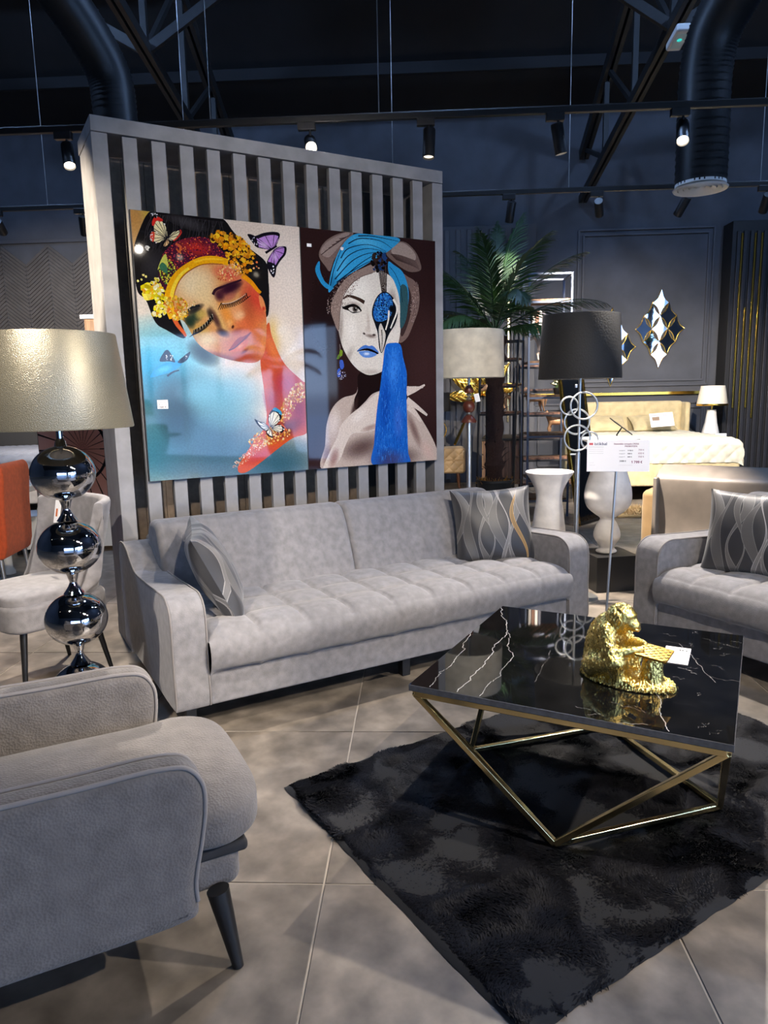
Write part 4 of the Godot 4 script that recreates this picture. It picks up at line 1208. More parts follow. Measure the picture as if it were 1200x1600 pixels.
func ladder_shelf(label: String, at: Vector3, turn: float, w: float, d: float, h: float, levels: Array, frame: Material, board: Material, lean := 0.0) -> Node3D:
	var o := thing("shelf_unit", label, "shelf", at, turn, "")
	for x in [-w / 2, w / 2]:
		part("upright", bar(Vector3(x, 0, d / 2), Vector3(x, h, d / 2 - lean), 0.022, 0.022, Vector3.RIGHT), frame, o)
		part("upright", bar(Vector3(x, 0, -d / 2), Vector3(x, h, -d / 2), 0.022, 0.022, Vector3.RIGHT), frame, o)
		part("top_rail", bar(Vector3(x, h - 0.01, d / 2 - lean), Vector3(x, h - 0.01, -d / 2), 0.022, 0.022), frame, o)
	part("top_rail", bar(Vector3(-w / 2, h - 0.01, d / 2 - lean), Vector3(w / 2, h - 0.01, d / 2 - lean), 0.022, 0.022), frame, o)
	part("top_rail", bar(Vector3(-w / 2, h - 0.01, -d / 2), Vector3(w / 2, h - 0.01, -d / 2), 0.022, 0.022), frame, o)
	for y in levels:
		var z1: float = d / 2 - lean * y / h
		part("shelf_board", rb(Vector3(w - 0.024, 0.022, z1 + d / 2 - 0.02), 0.002, Vector3(0, y, (z1 - d / 2) / 2)), board, o)
		part("shelf_rail", bar(Vector3(-w / 2, y - 0.022, z1), Vector3(w / 2, y - 0.022, z1), 0.02, 0.022), frame, o)
	return o

func shelves() -> void:
	var bl := mat(Color(0.36, 0.40, 0.48), 0.5, 0.2)
	var greywood := clad(mat(Color(0.85, 0.8, 0.75), 0.6), T.wood, 1.2)
	ladder_shelf("tall blue-grey metal shelf with wooden boards right of the palm", Vector3(1.39, 0, -7.97), 0, 0.435, 0.42, 2.55, [0.19, 0.41, 0.885, 1.295, 1.65, 1.96, 2.28], bl, greywood)
	var dk := mat(Color(0.09, 0.09, 0.1), 0.5)
	ladder_shelf("black ladder shelf with brown boards behind the blue-grey shelf", Vector3(1.57, 0, -8.78), 6, 0.75, 0.42, 2.05, [0.25, 0.55, 0.80, 1.08, 1.36, 1.64], dk, M.walnut, 0.2)
	ladder_shelf("narrow black ladder shelf close behind the palm trunk", Vector3(0.91, 0, -8.1), -24, 0.42, 0.36, 1.9, [0.35, 1.12, 1.42, 1.70], dk, M.walnut, 0.16)
	# ornaments on the shelves
	var hm := horse_mesh()
	var tan_m := mat(Color(0.66, 0.5, 0.36), 0.5); var pale := mat(Color(0.8, 0.75, 0.68), 0.5)
	var h1 := solo("horse_statue", hm, tan_m, "tan horse figure on the lower board of the black ladder shelf", "figurine", Vector3(1.67, 0.813, -8.76), 170, "horse figures on the shelves")
	again(h1, "tan horse figure on the middle board of the black ladder shelf", Vector3(1.40, 1.093, -8.74), 195)
	var h3 := again(h1, "pale horse figure on an upper board of the blue-grey shelf", Vector3(1.40, 1.663, -7.97), 165) as MeshInstance3D
	h3.material_override = pale
	again(h1, "golden-lit horse figure on the narrow shelf behind the palm", Vector3(0.88, 1.133, -8.08), 190)
	var bk := rb(Vector3(0.03, 0.2, 0.15), 0.003, Vector3(0, 0.1, 0))
	var cols := [Color(0.75, 0.72, 0.68), Color(0.5, 0.35, 0.27), Color(0.85, 0.83, 0.8), Color(0.3, 0.3, 0.34)]
	for k in 4:
		solo("book", bk, mat(cols[k], 0.7), ["cream book standing leftmost on the upper boards of the blue-grey shelf", "brown book standing second on the upper boards of the blue-grey shelf", "white book standing third on the upper boards of the blue-grey shelf", "dark book standing rightmost on the upper boards of the blue-grey shelf"][k], "book", Vector3(1.23 + k * 0.036, 1.973, -7.9), 0, "books on the blue-grey shelf")
	# giraffe
	var g := thing("giraffe_figure", "small golden giraffe figure behind the cream lampshade", "figurine", Vector3(0.80, 1.713, -8.04), 160)
	var gm := MB.new()
	gm.lump(Vector3(0.05, 0.028, 0.022), 0.9, 0.9, Vector3(0, 0.13, 0), 16, 10)
	gm.tube([Vector3(0.035, 0.14, 0), Vector3(0.06, 0.2, 0), Vector3(0.085, 0.27, 0)], [0.016, 0.011, 0.009], 8)
	gm.lump(Vector3(0.024, 0.011, 0.01), 0.9, 0.9, Vector3(0.1, 0.272, 0), 12, 8)
	part("body", gm.mesh(), M.gold_plain, g)
	for x in [-0.035, 0.035]:
		for z in [-0.013, 0.013]:
			part("leg", tube([Vector3(x, 0.13, z), Vector3(x, 0, z)], [0.009, 0.005], 7), M.gold_plain, g)
	var fl := thing("flower_pot", "small pot of white flowers on the blue-grey shelf beside the black shade", "flower pot", Vector3(1.50, 1.307, -7.9))
	part("pot", lathe([Vector2(0, 0), Vector2(0.03, 0), Vector2(0.042, 0.07), Vector2(0.038, 0.07), Vector2(0.0, 0.06)], 20), M.track, fl)
	var rng := RandomNumberGenerator.new(); rng.seed = 12
	var st := MB.new()
	for k in 22:
		var p := Vector3(rng.randf_range(-0.06, 0.06), rng.randf_range(0.1, 0.2), rng.randf_range(-0.05, 0.05))
		st.tube([Vector3(0, 0.06, 0), p], 0.0015, 4)
		var b := MB.new(); b.lump(Vector3(0.013, 0.009, 0.013), 1.0, 1.0, p, 8, 6)
		part("blossom", b.mesh(), mat(Color(0.85, 0.83, 0.7), 0.7), fl)
	part("stem", st.mesh(), mat(Color(0.25, 0.35, 0.15), 0.7), fl)
	for k in 3:
		var v := solo("glass_vase", lathe([Vector2(0, 0), Vector2(0.03, 0), Vector2(0.035, 0.06), Vector2(0.02, 0.14), Vector2(0.026, 0.16), Vector2(0.022, 0.16), Vector2(0.016, 0.14), Vector2(0.03, 0.06), Vector2(0, 0.01)], 24), mat([Color(0.85, 0.86, 0.88), Color(0.12, 0.12, 0.13), Color(0.75, 0.76, 0.78)][k], 0.15), ["white bottle vase on the lower board of the black ladder shelf", "black bottle vase on the upper board of the black ladder shelf", "silver bottle vase beside the horse on the black ladder shelf"][k], "vase", [Vector3(1.86, 0.813, -8.72), Vector3(1.67, 1.373, -8.74), Vector3(1.78, 1.093, -8.72)][k], 0, "bottle vases on the ladder shelf")
	# sideboard: its side faces the camera, its drawers face left
	var sb := thing("sideboard", "wooden sideboard with oak drawers behind the palm pot", "sideboard", Vector3(1.12, 0, -9.5), -8)
	part("body", rb(Vector3(0.5, 0.56, 0.9), 0.004, Vector3(0, 0.45, -0.2)), M.walnut, sb)
	part("top_plate", rb(Vector3(0.54, 0.03, 0.94), 0.004, Vector3(0, 0.742, -0.2)), M.track, sb)
	for k in 3:
		var dw := part("drawer", rb(Vector3(0.02, 0.17, 0.86), 0.004, Vector3(-0.258, 0.64 - k * 0.185, -0.2)), M.wood, sb)
		part("knob", rb(Vector3(0.02, 0.015, 0.05), 0.004, Vector3(-0.275, 0.64 - k * 0.185, -0.05)), M.track, dw)
	for x in [-0.22, 0.22]:
		for z in [0.2, -0.6]:
			part("leg", rb(Vector3(0.04, 0.17, 0.04), 0.003, Vector3(x, 0.085, z)), M.track, sb)
	# nightstand with quilted fronts, a table lamp and a gold ornament
	var ns := thing("nightstand", "beige nightstand with quilted drawer fronts right of the screen", "nightstand", Vector3(0.36, 0, -10.2))
	var be := sheen(mat(Color(0.62, 0.52, 0.38), 0.7))
	part("body", rb(Vector3(0.6, 0.36, 0.4), 0.05, Vector3(0, 0.41, 0), 3), be, ns)
	for k in 2:
		var y := 0.5 - k * 0.17
		var qm := MB.new()
		qm.grid(func(a, b):
			var u: float = a * 8.0; var w: float = b * 2.4
			var s := absf(sin((u + w) * PI / 2)) * absf(sin((u - w) * PI / 2))
			return Vector3((a - 0.5) * 0.54, y - 0.075 + b * 0.15, 0.2 + 0.016 * sqrt(s)), 64, 24)
		part("drawer", qm.mesh(), be, ns)
	for x in [-0.22, 0.22]:
		for z in [-0.14, 0.14]:
			part("leg", tube([Vector3(x * 0.9, 0.24, z), Vector3(x, 0.0, z)], [0.022, 0.012], 10), mat(Color(0.3, 0.17, 0.1), 0.5), ns)
	var tl := thing("table_lamp", "small table lamp with a black shade on the beige nightstand", "table lamp", Vector3(0.27, 0.592, -10.2))
	part("shade", shade_mesh(0.19, 0.18, 0.26), mat(Color(0.06, 0.06, 0.065), 0.8), tl, Vector3(0, 0.5, 0))
	part("pole", tube([Vector3(0, 0.02, 0), Vector3(0, 0.6, 0)], 0.01, 10), M.gold_plain, tl)
	part("foot", rb(Vector3(0.16, 0.02, 0.12), 0.003, Vector3(0, 0.01, 0)), M.gold_plain, tl)
	var rp := []
	for k in 32: rp.append(Vector3(0.15 * cos(TAU * k / 32) - 0.02, 0.24 + 0.15 * sin(TAU * k / 32), 0))
	part("ring", tube(rp, 0.008, 8, true), M.gold_plain, tl)
	var cub := part("cube", rb(Vector3(0.1, 0.1, 0.1), 0.006), M.gold_plain, tl, Vector3(-0.02, 0.2, 0)); cub.rotation_degrees = Vector3(20, 30, 35)
	solo("gold_rod", bar(Vector3(0.52, 0.62, -10.25), Vector3(0.87, 1.32, -10.72), 0.03, 0.03), M.gold_plain, "slanting gold bar beside the nightstand lamp", "ornament")
	# gold leaf wreath behind the trunk
	var lw := thing("leaf_ornament", "gold palm-leaf wall ornament seen behind the palm trunk", "wall ornament", Vector3(0.95, 1.30, -10.78))
	for k in 8:
		var lm := MB.new()
		lm.grid(func(a, b):
			var s: float = a; var q: float = b * 2.0 - 1.0
			var wd := 0.085 * sin(PI * pow(s, 0.8)) + 0.002
			return Vector3(q * wd, s * 0.62, 0.05 * sin(PI * s) - 0.02 * q * q + 0.006 * sin((s * 18.0 + absf(q) * 4.0) * 2.0)), 28, 10)
		var lf := part("leaf", lm.mesh(), M.gold_plain, lw, Vector3(0, 0, 0.05)); lf.rotation_degrees.z = -75 + k * 22 + (12 if k % 2 else 0)

func bed(label: String, at: Vector3, turn: float, w: float, quilt: Material, base: Material, head: Material) -> Node3D:
	# foot towards local +z
	var o := thing("bed", label, "bed", at, turn)
	part("base", rb(Vector3(w, 0.3, 2.0), 0.02, Vector3(0, 0.33, 0), 2), base, o)
	part("headboard", rb(Vector3(w + 0.02, 1.0, 0.14), 0.05, Vector3(0, 0.67, -1.05), 3), head, o)
	for s in [-1.0, 1.0]:
		var wing := part("headboard_wing", rb(Vector3(0.07, 0.98, 0.3), 0.03, Vector3(s * (w / 2 + 0.02), 0.66, -0.95), 2), head, o)
	for x in [-w / 2 + 0.1, w / 2 - 0.1]:
		for z in [-0.9, 0.9]:
			part("leg", rb(Vector3(0.06, 0.18, 0.06), 0.004, Vector3(x, 0.09, z)), M.track, o)
	var m := MB.new()
	var hw := w / 2 + 0.02; var hl := 1.0; var dr := 0.24
	m.grid(func(a, b):
		var u: float = (a - 0.5) * 2.0 * (hw + dr); var q: float = (0.5 - b) * 2.0 * (hl + dr)
		var eu := maxf(absf(u) - hw, 0.0); var eq := maxf(absf(q) - hl, 0.0)
		var e := Vector2(eu, eq).length()
		var s := sin((u + q) * PI / 0.17) * sin((u - q) * PI / 0.17)
		var puff := 0.016 * sqrt(absf(s))
		var rr := 0.10
		var cu := clampf(hw - absf(u), -1, rr) ; var cq := clampf(hl - absf(q), -1, rr)
		var rnd := 0.0
		if cu > 0: rnd += 0.04 * pow(1.0 - cu / rr, 2.0)
		else: rnd += 0.04
		if cq > 0: rnd += 0.04 * pow(1.0 - cq / rr, 2.0)
		else: rnd += 0.04
		return Vector3(clampf(u, -hw, hw) + signf(u) * (puff if eu > 0 else 0.0), 0.74 - minf(e, dr) - rnd + (puff if e <= 0 else 0.0), clampf(q, -hl, hl) + signf(q) * (puff if eq > 0 else 0.0)), 110, 120)
	part("quilt", m.mesh(), quilt, o)
	return o

func table_lamp_white() -> void:
	var o := thing("table_lamp", "white faceted table lamp with a cream shade and gold band by the bed", "table lamp", Vector3(4.10, 0.622, -10.3))
	part("shade", shade_mesh(0.2, 0.155, 0.26), mat(Color(0.88, 0.85, 0.78), 0.8), o, Vector3(0, 0.49, 0))
	part("gold_band", shade_mesh(0.203, 0.196, 0.04), M.gold_plain, o, Vector3(0, 0.478, 0))
	var b := MB.new(); b.lathe([Vector2(0, 0), Vector2(0.09, 0), Vector2(0.12, 0.1), Vector2(0.085, 0.24), Vector2(0.06, 0.42), Vector2(0, 0.42)], 7, Vector3.ZERO, 5.0)
	part("body", b.mesh(), M.white_plastic, o)
	part("pole", tube([Vector3(0, 0.4, 0), Vector3(0, 0.6, 0)], 0.012, 10), M.gold_plain, o)

func diamond_mirror(label: String, at: Vector3) -> Node3D:
	var o := thing("diamond_mirror", label, "mirror", at, 0, "")
	var W := 0.345; var H := 0.555
	var ex := Vector3(W / 3, H / 3, 0); var ey := Vector3(-W / 3, H / 3, 0)
	var st := Vector3(0, -H, 0)
	for i in 3:
		for j in 3:
			var c := st + ex * (i + 0.5) + ey * (j + 0.5)
			var pts := PackedVector2Array()
			for k in 4:
				var a: Vector3 = [-ex - ey, ex - ey, ex + ey, -ex + ey][k] * 0.5; var b: Vector3 = [ex - ey, ex + ey, -ex + ey, -ex - ey][k] * 0.5
				for s in 8:
					var f := s / 8.0
					var p := a.lerp(b, f) * (1.0 - 0.26 * sin(PI * f))
					pts.append(Vector2(p.x, p.y))
			var m := MB.new(); m.prism(pts, 0.012, 0.002, 1)
			var tilt := part("mirror_pane", m.mesh(), M.mirror, o, c + Vector3(0, 0, 0.012))
			tilt.rotation_degrees = Vector3(3.5 + (i + j - 2) * 1.2, (i - j) * 1.5, 0)
			var rim := []
			for p in pts: rim.append(Vector3(p.x, p.y, 0.012) * Vector3(1.06, 1.06, 1.0))
			part("gold_rim", tube(rim, 0.007, 6, true), M.gold_plain, o, c)
	return o

func frame_moulding(called: String, x0: float, x1: float, y0: float, y1: float, z: float, w := 0.03) -> void:
	var m := MB.new()
	for g in [0.0, 0.07]:
		m.bar(Vector3(x0 + g, y0 + g, z), Vector3(x0 + g, y1 - g, z), w, w); m.bar(Vector3(x1 - g, y0 + g, z), Vector3(x1 - g, y1 - g, z), w, w)
		m.bar(Vector3(x0 + g, y0 + g, z), Vector3(x1 - g, y0 + g, z), w, w); m.bar(Vector3(x0 + g, y1 - g, z), Vector3(x1 - g, y1 - g, z), w, w)
	struct(called, m.mesh(), M.wall_trim)

func far_store() -> void:
	frame_moulding("trim_8", 2.36, 4.28, 1.40, 3.62, -10.99)
	frame_moulding("trim_9", 1.75, 4.3, 0.15, 1.14, -10.99)
	struct("trim_10", bar(Vector3(1.75, 1.28, -10.975), Vector3(4.3, 1.28, -10.975), 0.05, 0.045), M.gold_plain)
	# fluted dark panel behind the palm
	var fp := thing("fluted_panel", "dark fluted wall panel with one bright strip behind the palm", "wall panel", Vector3(1.0, 0, -10.9))
	part("board", rb(Vector3(1.45, 3.7, 0.1), 0.004, Vector3(0, 1.85, 0)), M.wall_trim, fp)
	for k in 7:
		part("flute", rb(Vector3(0.07, 3.6, 0.05), 0.01, Vector3(-0.55 + k * 0.16, 1.85, 0.07)), M.wall_trim, fp)
	part("bright_strip", rb(Vector3(0.025, 2.6, 0.02), 0.003, Vector3(0.34, 2.2, 0.07)), M.brass, fp)
	# black wall unit with gold strips on the far right
	var wu := thing("wall_panel", "tall black fluted wall unit with long gold strips at the right edge", "wall panel", Vector3(4.90, 0, -10.82))
	part("board", rb(Vector3(1.0, 3.62, 0.32), 0.004, Vector3(0.0, 1.81, 0.0)), mat(Color(0.09, 0.09, 0.1), 0.6), wu)
	for k in 8:
		part("flute", rb(Vector3(0.05, 3.4, 0.04), 0.008, Vector3(-0.42 + k * 0.09, 1.78, 0.175)), mat(Color(0.14, 0.14, 0.16), 0.5), wu)
	for q in [[-0.265, 3.45, 1.05], [-0.175, 2.45, 0.35], [-0.085, 3.45, 1.05], [0.005, 3.45, 0.9]]:
		part("gold_strip", rb(Vector3(0.022, q[1] - q[2], 0.02), 0.003, Vector3(q[0] - 0.11, (q[1] + q[2]) / 2, 0.175)), M.gold_plain, wu)
	var q1 := sheen(clad(mat(Color(0.84, 0.82, 0.74), 0.8), T.soft, 2.0, T.fine, 0.05))
	var b1 := sheen(clad(mat(Color(0.80, 0.73, 0.56), 0.8), T.soft, 2.0, T.fine, 0.05))
	bed("cream upholstered bed with a diamond-quilted white cover against the back wall", Vector3(3.02, 0, -9.75), 0, 1.66, q1, b1, b1)
	var pl := pillow(0.62, 0.40, 0.16)
	var p1 := solo("bed_pillow", pl, b1, "cream pillow on the left half of the quilted bed", "pillow", Vector3(2.68, 0.86, -10.52), 0, "pillows on the quilted bed")
	p1.rotation_degrees.x = -62
	var p2 := again(p1, "cream pillow on the right half of the quilted bed", Vector3(3.36, 0.86, -10.52), 0) as MeshInstance3D
	p2.rotation_degrees.x = -62
	var bs := thing("bed_sign", "white offer card leaning on the quilted bed's pillow", "sign card", Vector3(3.38, 0.84, -10.18), 0)
	var bc := part("card", rb(Vector3(0.32, 0.2, 0.004), 0.001), M.paper, bs, Vector3(0, 0.08, 0)); bc.rotation_degrees = Vector3(-22, 0, 4)
	part("photo", rb(Vector3(0.1, 0.055, 0.001), 0.0), mat(Color(0.5, 0.42, 0.35), 0.7), bc, Vector3(-0.08, 0.02, 0.003))
	words("Ensemble Chambre", 0.026, M.magenta, bc, Vector3(-0.14, 0.066, 0.0026), true)
	for k in 3: words("—————", 0.016, M.ink, bc, Vector3(0.0, 0.03 - k * 0.03, 0.0026))
	words("————", 0.02, M.red_ink, bc, Vector3(-0.12, -0.06, 0.0026))
	# thin stand with a tilted card in front of the bed
	var tb := thing("card_stand", "thin black stand with a tilted card in front of the quilted bed", "sign", Vector3(2.30, 0, -8.45))
	part("pole", tube([Vector3(0, 0.0, 0), Vector3(0, 0.83, 0), Vector3(0.06, 0.92, 0)], 0.009, 8), M.spot, tb)
	part("foot", lathe([Vector2(0, 0), Vector2(0.11, 0), Vector2(0.11, 0.01), Vector2(0, 0.012)], 24), M.spot, tb)
	var tc := part("card", rb(Vector3(0.27, 0.012, 0.2), 0.002), M.spot, tb, Vector3(0.045, 0.925, 0)); tc.rotation_degrees = Vector3(10, 0, -36)
	# night table and lamp on the bed's right
	var nt := thing("nightstand", "low dark nightstand under the white faceted lamp", "nightstand", Vector3(4.10, 0, -10.3))
	part("body", rb(Vector3(0.34, 0.5, 0.42), 0.01, Vector3(0, 0.37, 0)), mat(Color(0.1, 0.1, 0.11), 0.5), nt)
	for x in [-0.13, 0.13]:
		for z in [-0.16, 0.16]:
			part("leg", rb(Vector3(0.03, 0.12, 0.03), 0.003, Vector3(x, 0.06, z)), M.track, nt)
	table_lamp_white()
	solo("small_card", rb(Vector3(0.15, 0.1, 0.004), 0.001, Vector3(0, 0.05, 0)), M.paper, "small white card at the foot of the white faceted lamp", "sign card", Vector3(4.17, 0.622, -10.12), 0)
	diamond_mirror("diamond-shaped gold-rimmed mirror wholly in view on the dark back wall", Vector3(3.555, 2.21, -10.98))
	diamond_mirror("diamond-shaped gold-rimmed mirror half hidden by the black lampshade", Vector3(2.865, 1.96, -10.98))
	# fluffy rug end and the sofa turned away behind the right-hand sofa
	var fz := MB.new()
	var rng := RandomNumberGenerator.new(); rng.seed = 3
	for k in 900:
		var p := Vector3(rng.randf_range(-0.45, 0.45), 0.01, rng.randf_range(-0.3, 0.3))
		var d := Vector3(rng.randf_range(-0.05, 0.05), rng.randf_range(0.03, 0.08), rng.randf_range(-0.05, 0.05))
		fz.tri(p, p + Vector3(0.014, 0, 0), p + d); fz.tri(p, p + Vector3(0, 0, 0.014), p + d)
	fz.rbox(Vector3(0.9, 0.03, 0.6), 0.01, Vector3(0, 0.015, 0))
	solo("fur_rug", fz.mesh(), mat(Color(0.72, 0.62, 0.45), 0.95), "shaggy cream rug at the foot of the quilted bed", "rug", Vector3(2.55, 0, -7.9), 0)
	var sat := clad(mat(Color(0.52, 0.48, 0.44), 0.42), T.soft, 1.5)
	var tanm := sheen(clad(mat(Color(0.62, 0.50, 0.34), 0.8), T.soft, 1.5))
	var so := thing("sofa", "taupe satin sofa turned its back to us behind the right-hand sofa", "sofa", Vector3(1.70, 0, -5.22), -33)
	# local x to the right, back face towards +z
	part("back_panel", side_prism([Vector2(0.0, 0.1), Vector2(0.01, 0.4), Vector2(0.045, 0.68), Vector2(0.04, 0.72), Vector2(-0.02, 0.76), Vector2(-0.18, 0.80), Vector2(-0.24, 0.76), Vector2(-0.25, 0.4), Vector2(-0.25, 0.1)], 1.7, 0.86, 0.02, 5, 3), sat, so)
	part("side_flap", rb(Vector3(0.03, 0.62, 0.14), 0.012, Vector3(0.03, 0.42, 0.03), 2), sat, so)
	part("armrest", rb(Vector3(0.16, 0.5, 0.8), 0.05, Vector3(-0.04, 0.36, -0.5), 3), tanm, so)
	part("armrest", rb(Vector3(0.16, 0.5, 0.8), 0.05, Vector3(1.76, 0.36, -0.5), 3), tanm, so)
	part("seat", rb(Vector3(1.6, 0.3, 0.8), 0.05, Vector3(0.86, 0.28, -0.55), 3), tanm, so)
	for x in [0.0, 1.7]:
		for z in [-0.05, -0.85]:
			part("leg", rb(Vector3(0.05, 0.12, 0.05), 0.004, Vector3(x, 0.06, z)), M.black_leg, so)

func left_side() -> void:
	# herringbone wall cladding: slanted battens proud of the wall
	var hb := MB.new()
	var cw := 0.36
	for c in 12:
		var x0 := -7.3 + c * cw
		var up := 1.0 if c % 2 == 0 else -1.0
		for k in 62:
			var y := 0.1 + k * 0.058
			var a := Vector3(x0, y, -10.985); var b := Vector3(x0 + cw, y + up * cw * 0.8, -10.985)
			if up < 0: a.y += cw * 0.8; b.y += cw * 0.8
			if maxf(a.y, b.y) < 3.66 and minf(a.y, b.y) > 0.05:
				hb.bar(a, b, 0.02, 0.038, Vector3.UP, 0.004)
	var hw := struct("trim_11", hb.mesh(), clad(mat(Color(0.33, 0.315, 0.31), 0.55), T.soft, 1.0))
	struct("trim_12", rb(Vector3(4.4, 0.05, 0.05), 0.004, Vector3(-5.15, 3.7, -10.975)), M.wall_trim)
	# second bed with a grey quilt
	var q2 := sheen(clad(mat(Color(0.40, 0.42, 0.47), 0.8), T.soft, 2.0, T.fine, 0.05)); var b2 := sheen(clad(mat(Color(0.72, 0.69, 0.66), 0.8), T.soft, 2.0))
	bed("light bed with a blue-grey quilted cover at the far left", Vector3(-5.3, 0, -8.7), 20, 1.7, q2, b2, M.track)
	# wooden wardrobe edge behind the silver shade
	var wd := thing("wardrobe", "oak wardrobe with a white top seen behind the silver lampshade", "wardrobe", Vector3(-3.75, 0, -9.4))
	part("body", rb(Vector3(0.9, 2.36, 0.5), 0.004, Vector3(0, 1.18, 0)), M.wood, wd)
	part("top_plate", rb(Vector3(0.98, 0.05, 0.56), 0.004, Vector3(0, 2.385, 0)), M.white_plastic, wd)
	# butterfly picture behind the balls of the lamp
	var bp := thing("butterfly_picture", "glossy brown butterfly-wing picture behind the chrome balls", "picture", Vector3(-3.1, 0.35, -6.3), 12)
	var im := Image.create(256, 256, false, Image.FORMAT_RGB8)
	var c := Vector2(170, 60)
	for y in 256:
		for x in 256:
			var d := Vector2(x, y) - c
			var v := absf(sin(d.angle() * 11.0))
			var col := Color(0.42, 0.27, 0.23).lerp(Color(0.62, 0.46, 0.42), clampf(d.length() / 200.0, 0, 1))
			if v < 0.16 or absf(d.length() - 95.0) < 5.0 or d.length() > 190.0: col = Color(0.05, 0.04, 0.045)
			if d.length() > 200.0 and (int(d.length() / 12.0) + int(d.angle() * 12.0)) % 3 == 0: col = Color(0.8, 0.78, 0.76)
			im.set_pixel(x, y, col)
	var bm := mat(Color.WHITE, 0.08); bm.albedo_texture = ImageTexture.create_from_image(im)
	part("panel", rb(Vector3(0.56, 0.74, 0.03), 0.003, Vector3(0, 0.37, 0)), M.track, bp)
	var qm := MB.new(); qm.quad(Vector3(-0.275, 0.005, 0.0155), Vector3(0.275, 0.005, 0.0155), Vector3(0.275, 0.735, 0.0155), Vector3(-0.275, 0.735, 0.0155))
	part("print", qm.mesh(), bm, bp)
	var ct := thing("low_cabinet", "low white cabinet under the butterfly picture", "cabinet", Vector3(-3.1, 0, -6.35), 12)
	part("body", rb(Vector3(1.1, 0.30, 0.4), 0.006, Vector3(0, 0.195, 0)), M.white_plastic, ct)
	for x in [-0.5, 0.5]: part("leg", rb(Vector3(0.04, 0.05, 0.36), 0.003, Vector3(x, 0.025, 0)), M.track, ct)
	# chrome bead lamp and a small card on a dark cabinet
	solo("side_cabinet", rb(Vector3(0.7, 0.84, 0.4), 0.006, Vector3(0, 0.42, 0)), M.track, "dark side cabinet at the far left carrying the chrome bead lamp", "cabinet", Vector3(-4.87, 0, -7.32), 6)
	var sl := thing("table_lamp", "small chrome bead lamp at the far left edge", "table lamp", Vector3(-4.97, 0.842, -7.32))
	for k in 5:
		var pr := []
		for i in 13: pr.append(Vector2(maxf(0.042 * cos(-PI / 2 + PI * i / 12), 0.006), 0.036 * sin(-PI / 2 + PI * i / 12)))
		part("chrome_ball", lathe(pr, 20), M.chrome, sl, Vector3(0, 0.038 + k * 0.073, 0))
	part("shade", shade_mesh(0.17, 0.14, 0.22), mat(Color(0.06, 0.06, 0.065), 0.8), sl, Vector3(0, 0.41, 0))
	var fc := thing("offer_card", "small white card standing beside the chrome bead lamp", "sign card", Vector3(-4.70, 0.842, -7.26), 10)
	part("card", rb(Vector3(0.115, 0.13, 0.006), 0.001, Vector3(0, 0.066, 0)), M.paper, fc)
	words("20 x 20", 0.018, M.ink, fc, Vector3(0, 0.085, 0.004), true, HORIZONTAL_ALIGNMENT_CENTER)
	words("60 €", 0.026, M.ink, fc, Vector3(0, 0.045, 0.004), true, HORIZONTAL_ALIGNMENT_CENTER)
	# orange-red high-back chair
	var oc := thing("dining_chair", "orange-red velvet high-back chair at the left edge", "dining chair", Vector3(-2.95, 0, -4.56), -82)
	var ov := sheen(clad(mat(Color(0.70, 0.27, 0.08), 0.8), T.nap, 2.0), 1.0, 0.6)
	part("backrest", side_prism([Vector2(-0.17, 0.40), Vector2(-0.18, 0.6), Vector2(-0.2, 0.85), Vector2(-0.235, 0.945), Vector2(-0.27, 0.955), Vector2(-0.295, 0.92), Vector2(-0.285, 0.7), Vector2(-0.26, 0.36), Vector2(-0.22, 0.34)], 0.44, 0, 0.02, 4, 3), ov, oc)
	part("seat", rb(Vector3(0.44, 0.12, 0.46), 0.03, Vector3(0, 0.40, -0.02), 3), ov, oc)
	for x in [-0.19, 0.19]:
		for z in [-0.22, 0.17]:
			part("leg", tube([Vector3(x, 0.36, z), Vector3(x * 1.06, 0, z * 1.15)], [0.016, 0.011], 10), M.steel, oc)
	# white console table leg at the frame's edge
	var wt := thing("console_table", "white console table with turned legs at the left edge", "table", Vector3(-3.66, 0, -5.7), 0)
	var lp := [Vector2(0, 0), Vector2(0.05, 0.0), Vector2(0.05, 0.02), Vector2(0.032, 0.05), Vector2(0.03, 0.25), Vector2(0.045, 0.3), Vector2(0.03, 0.36), Vector2(0.05, 0.42), Vector2(0.032, 0.48), Vector2(0.035, 0.6), Vector2(0.04, 0.62), Vector2(0, 0.62)]
	for x in [-0.45, 0.40]:
		for z in [-0.3, 0.3]:
			part("leg", lathe(lp, 20), mat(Color(0.85, 0.82, 0.76), 0.5), wt, Vector3(x, 0, z))
	part("tabletop", rb(Vector3(1.05, 0.05, 0.75), 0.01, Vector3(-0.02, 0.645, 0), 2), mat(Color(0.85, 0.82, 0.76), 0.5), wt)

